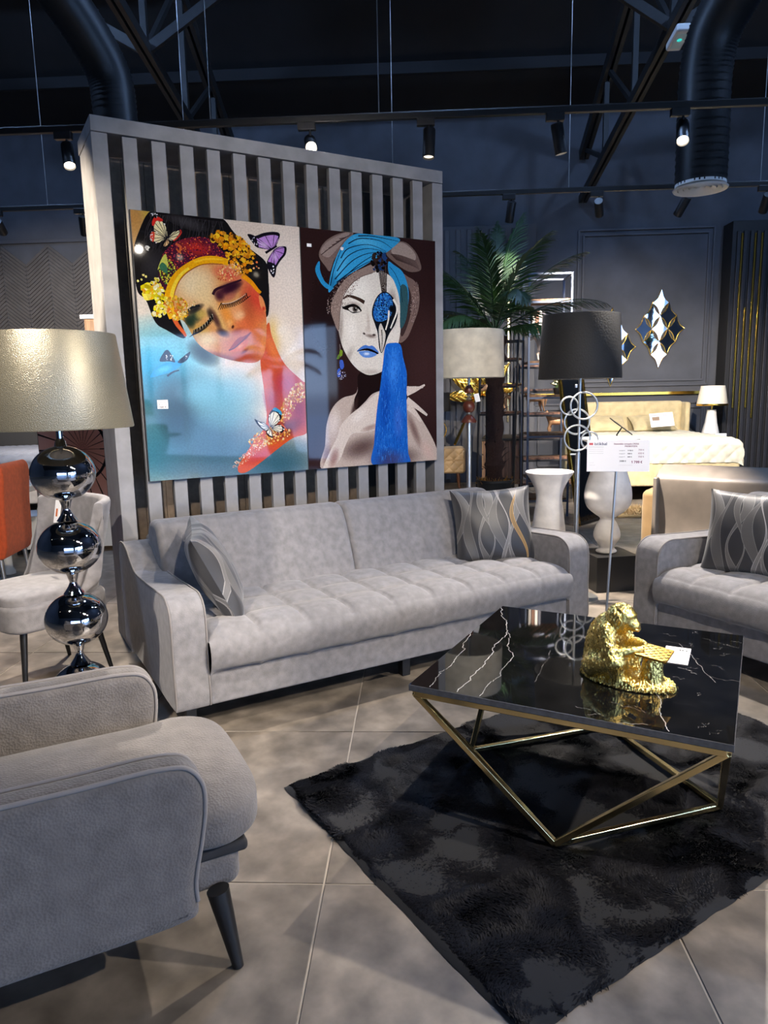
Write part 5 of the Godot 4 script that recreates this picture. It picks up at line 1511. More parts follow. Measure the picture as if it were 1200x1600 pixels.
# the part of the shop behind the camera that the glossy prints and chrome mirror
func by_the_window() -> void:
	var t := thing("dining_table", "round dark dining table by the storefront window", "table", Vector3(4.75, 0, 2.75))
	part("tabletop", lathe([Vector2(0, 0.72), Vector2(0.6, 0.72), Vector2(0.62, 0.735), Vector2(0.6, 0.75), Vector2(0, 0.75)], 40), M.walnut, t)
	part("pedestal", lathe([Vector2(0, 0), Vector2(0.3, 0), Vector2(0.3, 0.02), Vector2(0.07, 0.06), Vector2(0.06, 0.72), Vector2(0, 0.72)], 24), M.black_leg, t)
	var ch := find_child("dining_chair", false, false) as Node3D
	again(ch, "grey velvet tub chair at the window table, back to the prints", Vector3(4.05, 0, 2.1), 42)
	again(ch, "grey velvet tub chair at the window table, on the street side", Vector3(5.5, 0, 3.35), -130)
	again(ch, "grey velvet tub chair standing alone near the storefront", Vector3(4.9, 0, -0.1), 100)
	again(find_child("potted_palm", false, false) as Node3D, "potted artificial palm standing by the storefront window", Vector3(6.5, 0, 1.2), 120)
	var v := thing("flower_vase", "white vase with a ball of white flowers on the window table", "vase", Vector3(4.75, 0.75, 2.75))
	part("vase", lathe(spline([Vector2(0, 0), Vector2(0.06, 0.0), Vector2(0.075, 0.1), Vector2(0.05, 0.22), Vector2(0.06, 0.26), Vector2(0.045, 0.25), Vector2(0.0, 0.2)], 4), 24), M.vase, v)
	var rng := RandomNumberGenerator.new(); rng.seed = 44
	var fl := MB.new()
	for k in 200:
		var d := Vector3(rng.randf_range(-1, 1), rng.randf_range(-0.6, 1), rng.randf_range(-1, 1)).normalized()
		fl.tube([Vector3(0, 0.42, 0), Vector3(0, 0.42, 0) + d * 0.12, Vector3(0, 0.42, 0) + d * 0.2], [0.004, 0.012, 0.004], 4)
	part("flowers", fl.mesh(), M.white_plastic, v).set_meta("kind", "stuff")

# ---------------------------------------------------------------- lamp tracks under the roof
func aim(o: Node3D, d: Vector3) -> void:
	o.basis = Basis(d.cross(Vector3.UP).normalized() if absf(d.y) < 0.98 else Vector3.RIGHT, Vector3.UP, Vector3.BACK)

func spot_lamp(label: String, at: Vector3, target: Vector3, energy: float, half: float, col := Color(1.0, 0.95, 0.89), glow := 1.0) -> void:
	var o := thing("track_spotlight", label, "spotlight", at, 0, "")
	part("adapter", rb(Vector3(0.11, 0.045, 0.04), 0.004, Vector3(0, -0.022, 0)), M.spot, o)
	part("arm", tube([Vector3(0.02, -0.04, 0), Vector3(0.02, -0.10, 0)], 0.008, 8), M.spot, o)
	var pv := Vector3(0.02, -0.115, 0)
	var d := (target - at - pv).normalized()
	var y := -d
	var x := y.cross(Vector3.BACK).normalized() if absf(y.z) < 0.95 else Vector3.RIGHT
	var b := Basis(x, y, x.cross(y))
	var body := MB.new()
	body.xf = Transform3D(b, pv + d * 0.03)
	body.lathe([Vector2(0.0, 0.085), Vector2(0.034, 0.085), Vector2(0.037, 0.08), Vector2(0.037, -0.085), Vector2(0.0345, -0.087), Vector2(0.033, -0.06), Vector2(0.0, -0.055)].duplicate(), 28)
	part("body", body.mesh(), M.spot, o)
	var lens := MB.new(); lens.xf = Transform3D(b, pv + d * 0.03)
	lens.lathe([Vector2(0.0, -0.078), Vector2(0.031, -0.076), Vector2(0.031, -0.07), Vector2(0.0, -0.068)], 24)
	part("lamp_lens", lens.mesh(), M.glow if glow > 0.5 else M.dim_glow, o)
	if energy > 0.0:
		var l := SpotLight3D.new(); l.name = "lamp_light"
		l.light_color = col; l.light_energy = energy; l.spot_angle = half; l.spot_angle_attenuation = 0.6
		l.spot_range = 30.0; l.spot_attenuation = 2.0; l.light_size = 0.03; l.shadow_enabled = true
		o.add_child(l, true)
		l.position = pv + d * 0.125
		l.basis = Basis.looking_at(d, Vector3.UP if absf(d.y) < 0.98 else Vector3.BACK)

func rail(label: String, a: Vector3, b: Vector3) -> void:
	var o := thing("lamp_track", label, "lamp track", Vector3.ZERO, 0, "")
	part("rail", bar(a, b, 0.034, 0.036), M.track, o)
	part("rib", bar(a + Vector3(0, 0.02, 0.012), b + Vector3(0, 0.02, 0.012), 0.006, 0.006), M.spot, o)

func wire(label: String, top: Vector3, bottom: Vector3) -> void:
	var o := thing("suspension_wire", label, "wire", Vector3.ZERO, 0, "suspension wires of the lamp tracks")
	part("cable", tube([top, bottom], 0.0032, 5), M.steel, o)
	part("clamp", rb(Vector3(0.012, 0.05, 0.012), 0.002, bottom.lerp(top, 0.93)), M.steel, o)

func tracks() -> void:
	rail("near black lamp track running above the slatted screen", Vector3(-3.4, 3.015, -4.7), Vector3(3.6, 3.015, -4.7))
	rail("far black lamp track in front of the back wall", Vector3(-5.6, 3.045, -6.6), Vector3(5.2, 3.045, -6.6))
	rail("black lamp track above the camera", Vector3(-3.6, 3.02, -0.9), Vector3(3.8, 3.02, -0.9))
	var K := Color(1.0, 0.95, 0.89)
	# near track
	spot_lamp("lit track spotlight left of the slatted screen", Vector3(-2.19, 3.0, -4.7), Vector3(-1.62, 1.0, -3.75), 11, 34, K)
	spot_lamp("lit track spotlight shining over the top beam of the screen", Vector3(-0.66, 3.0, -4.7), Vector3(0.15, 0.2, -0.4), 14, 28, K)
	spot_lamp("dark track spotlight hanging straight down above the screen's right end", Vector3(0.07, 3.0, -4.7), Vector3(0.03, 1.6, -4.55), 0, 20, K, 0.0)
	spot_lamp("track spotlight aimed down to the right between screen and truss", Vector3(0.85, 3.0, -4.7), Vector3(1.35, 0.6, -4.95), 28, 24, K)
	spot_lamp("brightest track spotlight in front of the right duct", Vector3(1.59, 3.0, -4.7), Vector3(1.0, 0.2, -2.6), 13, 34, K)
	# far track
	spot_lamp("far track spotlight above the palm pointing down left", Vector3(0.81, 3.03, -6.6), Vector3(0.7, 1.6, -7.3), 0.9, 34, K, 0.0)
	spot_lamp("far track spotlight right of the roof truss foot, lens lit", Vector3(1.56, 3.03, -6.6), Vector3(2.5, 1.3, -9.6), 15, 36, K)
	spot_lamp("far track spotlight hanging below the white diffuser", Vector3(2.283, 3.03, -6.6), Vector3(1.6, 1.0, -8.2), 8, 34, K, 0.0)
	spot_lamp("far track spotlight at the right edge of the photo", Vector3(2.97, 3.03, -6.6), Vector3(3.4, 0.8, -9.2), 16, 38, K)
	spot_lamp("far track spotlight just left of the screen's post", Vector3(-2.98, 3.03, -6.6), Vector3(-3.3, 1.4, -7.6), 12, 34, K, 0.0)
	spot_lamp("far track spotlight at the left edge of the photo", Vector3(-3.75, 3.03, -6.6), Vector3(-4.5, 1.6, -9.6), 22, 40, K, 0.0)
	# the track above the camera
	spot_lamp("track spotlight above the camera aimed at the prints", Vector3(0.35, 3.0, -0.9), Vector3(-0.55, 1.5, -4.1), 5.5, 30, K)
	spot_lamp("track spotlight above the camera aimed at the long sofa", Vector3(1.3, 3.0, -0.9), Vector3(0.1, 0.5, -3.3), 8, 36, K)
	spot_lamp("track spotlight right of the camera aimed at the armchair", Vector3(3.3, 3.0, -0.9), Vector3(-0.4, 0.3, -1.5), 12, 30, K)
	spot_lamp("track spotlight left of the camera aimed at the dining chair", Vector3(-1.5, 3.0, -0.9), Vector3(-1.9, 0.5, -3.4), 8, 30, K)
	# high-bay lamps
	var hb := [Vector3(-4.6, 6.3, -5.6), Vector3(0.4, 6.9, -5.4), Vector3(4.8, 6.3, -5.6)]
	for k in 3:
		var h := thing("high_bay_lamp", ["high-bay lamp under the roof above the left bed", "high-bay lamp under the roof above the screen", "high-bay lamp under the roof above the quilted bed"][k], "ceiling lamp", hb[k])
		part("hood", lathe([Vector2(0.0, 0.25), Vector2(0.08, 0.25), Vector2(0.24, 0.03), Vector2(0.232, 0.03), Vector2(0.07, 0.24), Vector2(0.0, 0.24)], 28), M.spot, h)
		part("lamp_lens", lathe([Vector2(0.0, 0.05), Vector2(0.2, 0.05), Vector2(0.2, 0.06), Vector2(0.0, 0.06)], 28), M.dim_glow, h)
		part("cord", tube([Vector3(0, 0.25, 0), Vector3(0, 1.0, 0)], 0.008, 6), M.spot, h)
	spot_lamp("track spotlight above the camera aimed over the armchair", Vector3(1.95, 3.0, -0.9), Vector3(-1.0, 0.55, -2.35), 13, 13, K)
	spot_lamp("track spotlight at the left end of the track above the camera", Vector3(-3.4, 3.0, -0.9), Vector3(-1.86, 2.05, -4.08), 60, 11, Color(1.0, 0.92, 0.8))
	# wires
	var wl := [[Vector3(-3.27, 5.6, -6.6), Vector3(-3.27, 3.06, -6.6)], [Vector3(-1.26, 4.9, -4.72), Vector3(-1.26, 3.03, -4.72)], [Vector3(-2.0, 5.6, -6.6), Vector3(-2.0, 3.06, -6.6)], [Vector3(-0.215, 5.6, -4.72), Vector3(-0.215, 3.03, -4.72)], [Vector3(-0.19, 5.6, -6.6), Vector3(-0.19, 3.06, -6.6)], [Vector3(1.32, 5.6, -6.6), Vector3(1.32, 3.06, -6.6)], [Vector3(2.93, 5.6, -6.6), Vector3(2.93, 3.06, -6.6)]]
	var wn := ["thin wire at the far left above the herringbone wall", "thin wire rising behind the screen's left end", "thin wire rising left of the screen's middle", "front one of the paired wires above the screen", "rear one of the paired wires above the screen", "thin wire right of the screen beside the truss", "thin wire right of the duct"]
	for k in wl.size():
		var top: Vector3 = wl[k][0]; top.y = 4.95 + (top.z + 11.6) * 0.448 - 0.02
		wire(wn[k], top, wl[k][1])
	# emergency light on the right truss
	var e := thing("emergency_light", "white emergency light with a turquoise glow on the right truss", "emergency light", Vector3(2.36, 4.43, -7.1), 0)
	var hous := thing_part("housing", e, Vector3.ZERO)
	hous.mesh = rb(Vector3(0.13, 0.07, 0.30), 0.02, Vector3.ZERO, 2); hous.material_override = M.white_plastic
	hous.rotation_degrees = Vector3(-9, 0, 0)
	var gm := mat(Color(0.2, 0.8, 0.75), 0.4); gm.emission_enabled = true; gm.emission = Color(0.1, 0.85, 0.8); gm.emission_energy_multiplier = 0.7
	part("indicator_lamp", lathe([Vector2(0, -0.006), Vector2(0.022, -0.003), Vector2(0.022, 0.003), Vector2(0, 0.006)], 18), gm, hous, Vector3(0, -0.036, 0.02))
	part("indicator_lens", rb(Vector3(0.09, 0.012, 0.2), 0.005, Vector3(0, -0.032, 0.0)), mat(Color(0.75, 0.85, 0.85), 0.3), hous)

# ---------------------------------------------------------------- the two prints
class Pic:
	var im: Image
	var keep: Image
	var W := 720
	var H := 1080
	var q: Array          # the corners the drawing is laid out in: top left, top right, bottom right, bottom left
	var hm: Array
	var rng := RandomNumberGenerator.new()

	func _init(corners: Array, ground: Color) -> void:
		im = Image.create(W, H, false, Image.FORMAT_RGBA8); im.fill(ground)
		q = corners; rng.seed = 4
		# unit square -> corners, inverted
		var a: Vector2 = q[0]; var b: Vector2 = q[1]; var c: Vector2 = q[2]; var d: Vector2 = q[3]
		var s := a - b + c - d; var e := b - c; var f := d - c
		var den := e.cross(f)
		var g := s.cross(f) / den; var h := e.cross(s) / den
		var m := Basis(Vector3(b.x - a.x + g * b.x, b.y - a.y + g * b.y, g), Vector3(d.x - a.x + h * d.x, d.y - a.y + h * d.y, h), Vector3(a.x, a.y, 1.0))
		hm = [m.inverse()]

	func at(p: Vector2) -> Vector2:
		var r: Vector3 = hm[0] * Vector3(p.x, p.y, 1.0)
		return Vector2(r.x / r.z * W, r.y / r.z * H)

	func pts(n: Array, closed: bool, round: bool) -> Array:
		var c := []
		for k in range(0, n.size(), 2): c.append(Vector2(n[k], n[k + 1]))
		if round:
			var o := []
			var m := c.size()
			for k in (m if closed else m - 1):
				var p0: Vector2 = c[(k - 1 + m) % m] if closed or k > 0 else c[0]
				var p1: Vector2 = c[k]; var p2: Vector2 = c[(k + 1) % m]
				var p3: Vector2 = c[(k + 2) % m] if closed or k < m - 2 else c[m - 1]
				for s in 6:
					var t := s / 6.0
					o.append(0.5 * (2.0 * p1 + (p2 - p0) * t + (2.0 * p0 - 5.0 * p1 + 4.0 * p2 - p3) * t * t + (3.0 * p1 - 3.0 * p2 + p3 - p0) * t * t * t))
			if not closed: o.append(c[m - 1])
			c = o
		var r := []
		for p in c: r.append(at(p))
		return r

	func fill(target: Image, p: Array, col: Color) -> void:
		var lo := H; var hi := 0
		for v in p:
			lo = mini(lo, int(v.y)); hi = maxi(hi, int(v.y) + 1)
		for y in range(maxi(lo, 0), mini(hi, H - 1) + 1):
			var xs := []
			for k in p.size():
				var a: Vector2 = p[k]; var b: Vector2 = p[(k + 1) % p.size()]
				if (a.y <= y + 0.5) != (b.y <= y + 0.5):
					xs.append(a.x + (y + 0.5 - a.y) / (b.y - a.y) * (b.x - a.x))
			xs.sort()
			for k in range(0, xs.size() - 1, 2):
				var x0 := maxi(int(roundf(xs[k])), 0); var x1 := mini(int(roundf(xs[k + 1])), W)
				if x1 > x0: target.fill_rect(Rect2i(x0, y, x1 - x0, 1), col)

	func poly(col: Color, n: Array, round := true) -> void:
		fill(im, pts(n, true, round), col)

	func line(col: Color, n: Array, w0: float, w1 := -1.0) -> void:
		if w1 < 0: w1 = w0
		var c := pts(n, false, n.size() > 4)
		var a := []; var b := []
		for k in c.size():
			var d: Vector2 = (c[mini(k + 1, c.size() - 1)] - c[maxi(k - 1, 0)]).normalized().orthogonal()
			var w := lerpf(w0, w1, float(k) / maxf(c.size() - 1, 1)) * 0.38
			a.append(c[k] + d * w); b.append(c[k] - d * w)
		b.reverse()
		fill(im, a + b, col)

	func soft(col: Color, alpha: float, x: float, y: float, rx: float, ry: float, deg := 0.0, hard := 1.0) -> void:
		var c := at(Vector2(x, y))
		var R := maxf(rx, ry)
		var n := 36
		var b := Image.create(n, n, false, Image.FORMAT_RGBA8)
		var ca := cos(deg_to_rad(deg)); var sa := sin(deg_to_rad(deg))
		for j in n:
			for i in n:
				var u := ((i + 0.5) / n * 2.0 - 1.0) * R; var v := ((j + 0.5) / n * 2.0 - 1.0) * R
				var s := Vector2((u * ca + v * sa) / rx, (-u * sa + v * ca) / ry).length()
				b.set_pixel(i, j, Color(col.r, col.g, col.b, alpha * pow(clampf(1.0 - s * s, 0.0, 1.0), 1.6 / hard)))
		var px := maxi(int(R * 2.0 * 0.765), 2)
		b.resize(px, px, Image.INTERPOLATE_BILINEAR)
		im.blend_rect(b, Rect2i(0, 0, px, px), Vector2i(int(c.x) - px / 2, int(c.y) - px / 2))

	func specks(n: int, x: float, y: float, rx: float, ry: float, deg: float, cols: Array, s0: float, s1: float) -> void:
		var ca := cos(deg_to_rad(deg)); var sa := sin(deg_to_rad(deg))
		for k in n:
			var f := rng.randf() * TAU; var r := sqrt(rng.randf())
			var u := cos(f) * r * rx; var v := sin(f) * r * ry
			var c := at(Vector2(x + u * ca - v * sa, y + u * sa + v * ca))
			var s := rng.randf_range(s0, s1) * 0.765
			var col: Color = cols[rng.randi() % cols.size()]
			var p := []
			var t := rng.randf() * TAU
			for j in 6:
				var w := s * rng.randf_range(0.6, 1.15)
				p.append(c + Vector2(cos(t + TAU * j / 6), sin(t + TAU * j / 6)) * w)
			fill(im, p, col * rng.randf_range(0.85, 1.1) + Color(0, 0, 0, 1))

	func begin() -> void:
		keep = im; im = Image.create(W, H, false, Image.FORMAT_RGBA8); im.copy_from(keep)

	func clip(n: Array, round := true) -> void:
		var mask := Image.create(W, H, false, Image.FORMAT_RGBA8)
		fill(mask, pts(n, true, round), Color.WHITE)
		keep.blit_rect_mask(im, mask, Rect2i(0, 0, W, H), Vector2i.ZERO)
		im = keep

	# the grain of a photographic print: soft light and dark mottling over everything
	func grain() -> void:
		var fn := FastNoiseLite.new(); fn.seed = 6; fn.frequency = 0.09; fn.fractal_octaves = 3
		for y in H:
			for x in W:
				var k := 1.0 + 0.09 * fn.get_noise_2d(x, y)
				var c := im.get_pixel(x, y)
				im.set_pixel(x, y, Color(c.r * k, c.g * k, c.b * k, 1.0))

	# wing with veins from its root
	func wing(edge: Color, inner: Color, root: Vector2, rim: Array, dots := 0) -> void:
		poly(edge, [root.x, root.y] + rim)
		var n := []
		for k in range(0, rim.size(), 2):
			var p := root.lerp(Vector2(rim[k], rim[k + 1]), 0.82)
			n.append(p.x); n.append(p.y)
		poly(inner, [root.x, root.y] + n)
		for k in range(0, rim.size(), 2):
			line(edge, [root.x, root.y, rim[k], rim[k + 1]], 2.0, 3.5)
		for k in dots:
			var f := (k + 0.5) / dots * (rim.size() / 2 - 1)
			var i := int(f) * 2
			var p := Vector2(rim[i], rim[i + 1]).lerp(Vector2(rim[i + 2], rim[i + 3]), f - int(f)).lerp(root, 0.08)
			specks(1, p.x, p.y, 0.1, 0.1, 0, [Color(0.95, 0.95, 0.93)], 4.5, 6.0)

func rgb8(r: int, g: int, b: int) -> Color:
	return Color8(r, g, b)

func print_one() -> Texture2D:
	var p := Pic.new([Vector2(44, 53), Vector2(989, 156), Vector2(1035, 1516), Vector2(151, 1570)], rgb8(222, 206, 192))
	# ground: warm left corner, pale right, blue haze below
	p.soft(rgb8(176, 128, 66), 0.95, 60, 90, 160, 260, 0, 1.5)
	p.soft(rgb8(196, 170, 60), 0.8, 150, 80, 60, 60)
	p.soft(rgb8(226, 216, 200), 0.8, 110, 640, 120, 160)
	p.soft(rgb8(236, 224, 214), 0.8, 930, 420, 200, 420)
	p.soft(rgb8(235, 190, 90), 0.7, 850, 760, 70, 140)
	p.soft(rgb8(245, 232, 215), 0.9, 920, 800, 80, 240, -15)
	p.soft(rgb8(98, 182, 206), 0.98, 240, 900, 330, 260, 0, 2.0)
	p.soft(rgb8(38, 150, 196), 0.95, 160, 1020, 230, 200, 0, 2.0)
	p.soft(rgb8(52, 92, 100), 0.95, 330, 1240, 330, 330, 0, 2.0)
	p.soft(rgb8(60, 120, 142), 0.95, 160, 1420, 240, 260, 0, 1.6)
	p.soft(rgb8(66, 104, 128), 0.95, 560, 1430, 380, 300, 0, 2.0)
	p.soft(rgb8(48, 92, 112), 0.95, 880, 1480, 300, 190, 0, 2.0)
	p.soft(rgb8(44, 66, 74), 0.9, 300, 1180, 130, 210, 0, 1.5)
	p.soft(rgb8(96, 170, 190), 0.8, 470, 1080, 200, 110)
	p.soft(rgb8(104, 164, 182), 0.9, 580, 1120, 250, 200, 0, 1.5)
	# neck and shoulder
	p.begin()
	p.poly(rgb8(206, 84, 44), [770, 800, 815, 690, 835, 770, 900, 915, 1000, 1015, 1035, 1060, 1040, 1300, 930, 1350, 700, 1520, 640, 1500, 720, 1370, 800, 1250, 790, 1080, 770, 930])
	p.soft(rgb8(236, 132, 70), 0.8, 840, 840, 50, 130, -20)
	p.soft(rgb8(176, 56, 92), 0.9, 920, 1040, 130, 120, 20)
	p.soft(rgb8(148, 44, 74), 0.9, 985, 1180, 90, 160)
	p.soft(rgb8(170, 84, 116), 0.8, 840, 1130, 90, 110)
	p.soft(rgb8(92, 40, 60), 0.85, 900, 1290, 150, 70, -20)
	p.soft(rgb8(190, 70, 84), 0.8, 760, 1440, 150, 45, -22)
	p.clip([775, 790, 815, 690, 835, 770, 900, 915, 1000, 1015, 1040, 1050, 1040, 1290, 930, 1350, 700, 1520, 640, 1500, 720, 1370, 800, 1250, 775, 1080, 745, 930])
	p.soft(rgb8(40, 48, 36), 0.95, 450, 860, 110, 70, 32, 1.5)
	# hair
	var hair := [160, 60, 300, 68, 450, 90, 560, 108, 620, 180, 700, 265, 800, 350, 815, 440, 820, 580, 810, 655, 780, 640, 740, 530, 640, 430, 460, 300, 320, 430, 300, 600, 350, 770, 240, 725, 180, 680, 130, 560, 80, 500, 62, 300, 90, 180]
	p.begin()
	p.poly(rgb8(24, 22, 24), hair)
	for k in 60:
		var f := k / 60.0
		p.line(rgb8(58, 56, 60) if k % 3 == 0 else rgb8(40, 37, 40), [150 + 420 * f, 75 + 50 * f, 130 + 420 * f + p.rng.randf_range(-40, 40), 160 + 90 * f, 90 + 380 * f + p.rng.randf_range(-30, 60), 260 + 140 * f], 3.0, 1.0)
	p.soft(rgb8(78, 76, 80), 0.6, 360, 130, 140, 40, 12)
	p.soft(rgb8(70, 68, 74), 0.5, 180, 370, 90, 120, 30)
	p.clip(hair)
	# glittering cap
	var cap := [215, 330, 260, 262, 330, 222, 420, 208, 500, 225, 560, 290, 610, 340, 560, 345, 450, 330, 350, 375, 280, 470, 240, 560, 200, 470]
	p.begin()
	p.poly(rgb8(70, 22, 46), cap)
	p.soft(rgb8(190, 46, 34), 0.9, 410, 270, 130, 60, 10)
	p.specks(700, 400, 290, 190, 110, 0, [rgb8(210, 60, 40), rgb8(120, 30, 60), rgb8(235, 120, 60), rgb8(60, 16, 46), rgb8(160, 40, 70)], 2.0, 5.5)
	p.specks(260, 262, 420, 50, 100, -20, [rgb8(170, 190, 60), rgb8(60, 120, 60), rgb8(220, 200, 60), rgb8(60, 40, 30)], 2.5, 6.5)
	p.clip(cap)
	p.poly(rgb8(200, 205, 90), [196, 392, 215, 335, 240, 302, 252, 350, 246, 385, 225, 360])
	p.poly(rgb8(60, 116, 84), [205, 372, 222, 350, 246, 370, 250, 410, 225, 400])
	p.line(rgb8(214, 100, 50), [296, 246, 322, 262, 318, 292, 300, 272], 14, 8)
	# face
	var face := [262, 520, 290, 440, 350, 385, 440, 350, 540, 345, 620, 375, 690, 440, 750, 510, 785, 575, 802, 650, 803, 760, 790, 860, 745, 912, 650, 908, 520, 872, 420, 805, 350, 690, 300, 650, 262, 590]
	p.begin()
	p.poly(rgb8(214, 152, 92), face)
	p.soft(rgb8(238, 218, 178), 0.95, 400, 470, 150, 130, -20, 1.5)
	p.soft(rgb8(232, 202, 150), 0.8, 470, 560, 80, 170, -22)
	p.soft(rgb8(214, 92, 72), 0.95, 590, 420, 110, 55, 12, 1.3)
	p.soft(rgb8(206, 66, 48), 0.95, 740, 560, 90, 150, -24, 1.5)
	p.soft(rgb8(224, 104, 58), 0.9, 700, 690, 130, 130, 0, 1.3)
	p.soft(rgb8(236, 170, 116), 0.9, 640, 640, 70, 55, -25)
	p.soft(rgb8(216, 110, 44), 0.9, 760, 800, 80, 120)
	p.soft(rgb8(236, 140, 66), 0.7, 780, 830, 26, 90, 12)
	p.soft(rgb8(178, 62, 30), 0.9, 680, 885, 150, 60, 5, 1.3)
	p.soft(rgb8(186, 150, 74), 0.9, 420, 740, 80, 90, 30, 1.2)
	p.soft(rgb8(226, 196, 128), 0.9, 480, 790, 80, 70, 35)
	p.soft(rgb8(206, 138, 62), 0.8, 540, 840, 90, 50, 20)
	p.soft(rgb8(222, 178, 104), 0.9, 540, 690, 38, 130, -28)
	p.soft(rgb8(232, 146, 58), 0.9, 580, 640, 40, 110, -24)
	p.soft(rgb8(70, 40, 40), 0.95, 520, 670, 24, 90, -24, 1.3)
	p.soft(rgb8(56, 34, 38), 0.95, 560, 745, 48, 26, 20, 1.5)
	p.soft(rgb8(240, 176, 108), 0.85, 596, 690, 26, 30)
	p.soft(rgb8(150, 60, 34), 0.7, 640, 740, 50, 24, -25)
	p.soft(rgb8(60, 22, 16), 1.0, 615, 713, 9, 13, 30, 2.0)
	p.soft(rgb8(196, 92, 34), 0.75, 640, 800, 150, 90, -30)
	p.soft(rgb8(120, 50, 26), 0.8, 560, 885, 160, 34, 14)
	p.soft(rgb8(110, 78, 40), 0.85, 372, 770, 30, 110, -32)
	p.soft(rgb8(150, 70, 44), 0.55, 700, 600, 60, 130, -10)
	p.soft(rgb8(246, 206, 160), 0.55, 655, 650, 46, 30, -25)
	# lids and brows
	p.soft(rgb8(70, 26, 46), 0.95, 590, 505, 90, 42, -22, 2.0)
	p.soft(rgb8(166, 92, 76), 0.9, 600, 545, 62, 26, -26)
	p.soft(rgb8(40, 60, 46), 0.95, 400, 655, 66, 40, -35, 2.0)
	p.soft(rgb8(196, 166, 84), 0.9, 440, 640, 46, 34, -20, 1.3)
	p.soft(rgb8(44, 16, 34), 0.95, 610, 488, 80, 26, -24, 2.0)
	p.soft(rgb8(58, 22, 40), 0.9, 540, 540, 34, 40, -20, 1.5)
	p.soft(rgb8(184, 110, 84), 0.75, 590, 552, 46, 14, -28)
	p.line(rgb8(48, 20, 36), [504, 532, 520, 504, 570, 484, 630, 462, 664, 450], 16, 9)
	p.soft(rgb8(34, 34, 36), 0.95, 405, 612, 62, 20, -28, 2.0)
	p.line(rgb8(32, 32, 34), [336, 664, 352, 630, 388, 602, 430, 592], 16, 12)
	p.soft(rgb8(30, 48, 38), 0.95, 372, 684, 34, 44, -30, 1.6)
	p.soft(rgb8(44, 36, 34), 0.9, 488, 640, 22, 40, -20, 1.3)
	# mouth
	p.poly(rgb8(158, 56, 28), [594, 842, 622, 800, 652, 772, 672, 768, 716, 744, 694, 778, 660, 806, 620, 838])
	p.poly(rgb8(214, 104, 56), [600, 846, 640, 818, 690, 784, 702, 790, 690, 822, 660, 846, 625, 852])
	p.line(rgb8(84, 22, 20), [592, 844, 625, 830, 660, 800, 716, 744], 7, 3)
	p.soft(rgb8(236, 150, 96), 0.8, 655, 825, 34, 14, -30)
	p.soft(rgb8(110, 30, 24), 0.8, 680, 850, 36, 12, -35)
	p.clip(face)
	# lashes
	for k in 17:
		var f := k / 16.0
		var a := Vector2(552, 578).lerp(Vector2(690, 524), f) + Vector2(4, 18) * sin(f * PI)
		p.line(rgb8(14, 12, 14), [a.x, a.y, a.x - 12 + 20 * f, a.y + 24, a.x - 20 + 46 * f, a.y + 40 - 26 * f], 7.0, 2.0)
		var b := Vector2(398, 728).lerp(Vector2(500, 640), f) + Vector2(10, 8) * sin(f * PI)
		p.line(rgb8(14, 14, 14), [b.x, b.y, b.x - 6 + 8 * f, b.y + 24, b.x - 26 + 36 * f, b.y + 38], 8.0, 2.0)
		if k % 2 == 0: p.line(rgb8(222, 214, 190), [b.x, b.y, b.x + 4 * f, b.y + 18], 3, 1)
	p.line(rgb8(230, 200, 180), [556, 582, 600, 578, 650, 556, 690, 528], 4, 2)
	# headband
	p.line(rgb8(238, 170, 18), [284, 660, 258, 590, 262, 520, 296, 440, 356, 384, 440, 342, 520, 336, 590, 352], 50, 36)
	p.line(rgb8(250, 214, 60), [272, 560, 284, 490, 320, 424, 370, 382], 22, 12)
	p.line(rgb8(250, 196, 40), [400, 350, 470, 332, 560, 336], 12, 8)
	p.line(rgb8(150, 74, 20), [302, 640, 284, 580, 290, 520, 320, 450, 370, 400, 450, 362, 560, 362], 4)
	p.line(rgb8(232, 146, 18), [668, 424, 716, 462, 752, 506, 772, 524], 30, 16)
	p.line(rgb8(214, 96, 50), [286, 660, 306, 700, 340, 742, 352, 764], 26, 14)
	# ear
	p.poly(rgb8(226, 140, 84), [762, 540, 780, 548, 796, 590, 800, 630, 784, 622, 768, 590])
	p.soft(rgb8(200, 56, 40), 1.0, 788, 612, 14, 18)
	# flowers
	var gold := [rgb8(238, 168, 22), rgb8(250, 194, 40), rgb8(214, 128, 14), rgb8(232, 150, 40), rgb8(60, 34, 14)]
	p.specks(150, 590, 235, 110, 42, 18, gold, 7, 17)
	p.specks(170, 650, 320, 62, 110, -25, gold, 6, 15)
	p.specks(60, 690, 265, 90, 18, 52, gold, 5, 11)
	p.specks(130, 600, 405, 75, 45, -25, [rgb8(222, 150, 90), rgb8(236, 180, 110), rgb8(190, 90, 50), rgb8(240, 200, 150)], 3, 7)
	var yel := [rgb8(236, 220, 20), rgb8(246, 230, 90), rgb8(214, 190, 20), rgb8(250, 240, 190), rgb8(230, 160, 30)]
	p.specks(60, 150, 510, 42, 40, 0, yel, 9, 20)
	p.specks(90, 200, 520, 34, 85, -15, yel, 6, 14)
	p.specks(50, 205, 620, 40, 32, -30, yel, 6, 14)
	p.specks(160, 300, 605, 60, 75, -45, [rgb8(230, 176, 40), rgb8(240, 214, 130), rgb8(214, 110, 40), rgb8(190, 150, 40)], 4, 10)
	p.specks(50, 370, 600, 55, 16, -35, [rgb8(226, 200, 140), rgb8(240, 226, 190), rgb8(160, 140, 80)], 2, 5)
	p.specks(6, 110, 440, 30, 30, 0, [rgb8(240, 226, 130)], 5, 9); p.specks(3, 135, 272, 12, 6, 0, [rgb8(220, 218, 210)], 8, 12)
	p.specks(5, 745, 365, 20, 40, 0, [rgb8(230, 160, 110), rgb8(214, 110, 60)], 5, 8)
	# violet butterfly
	var ink := rgb8(24, 20, 30)
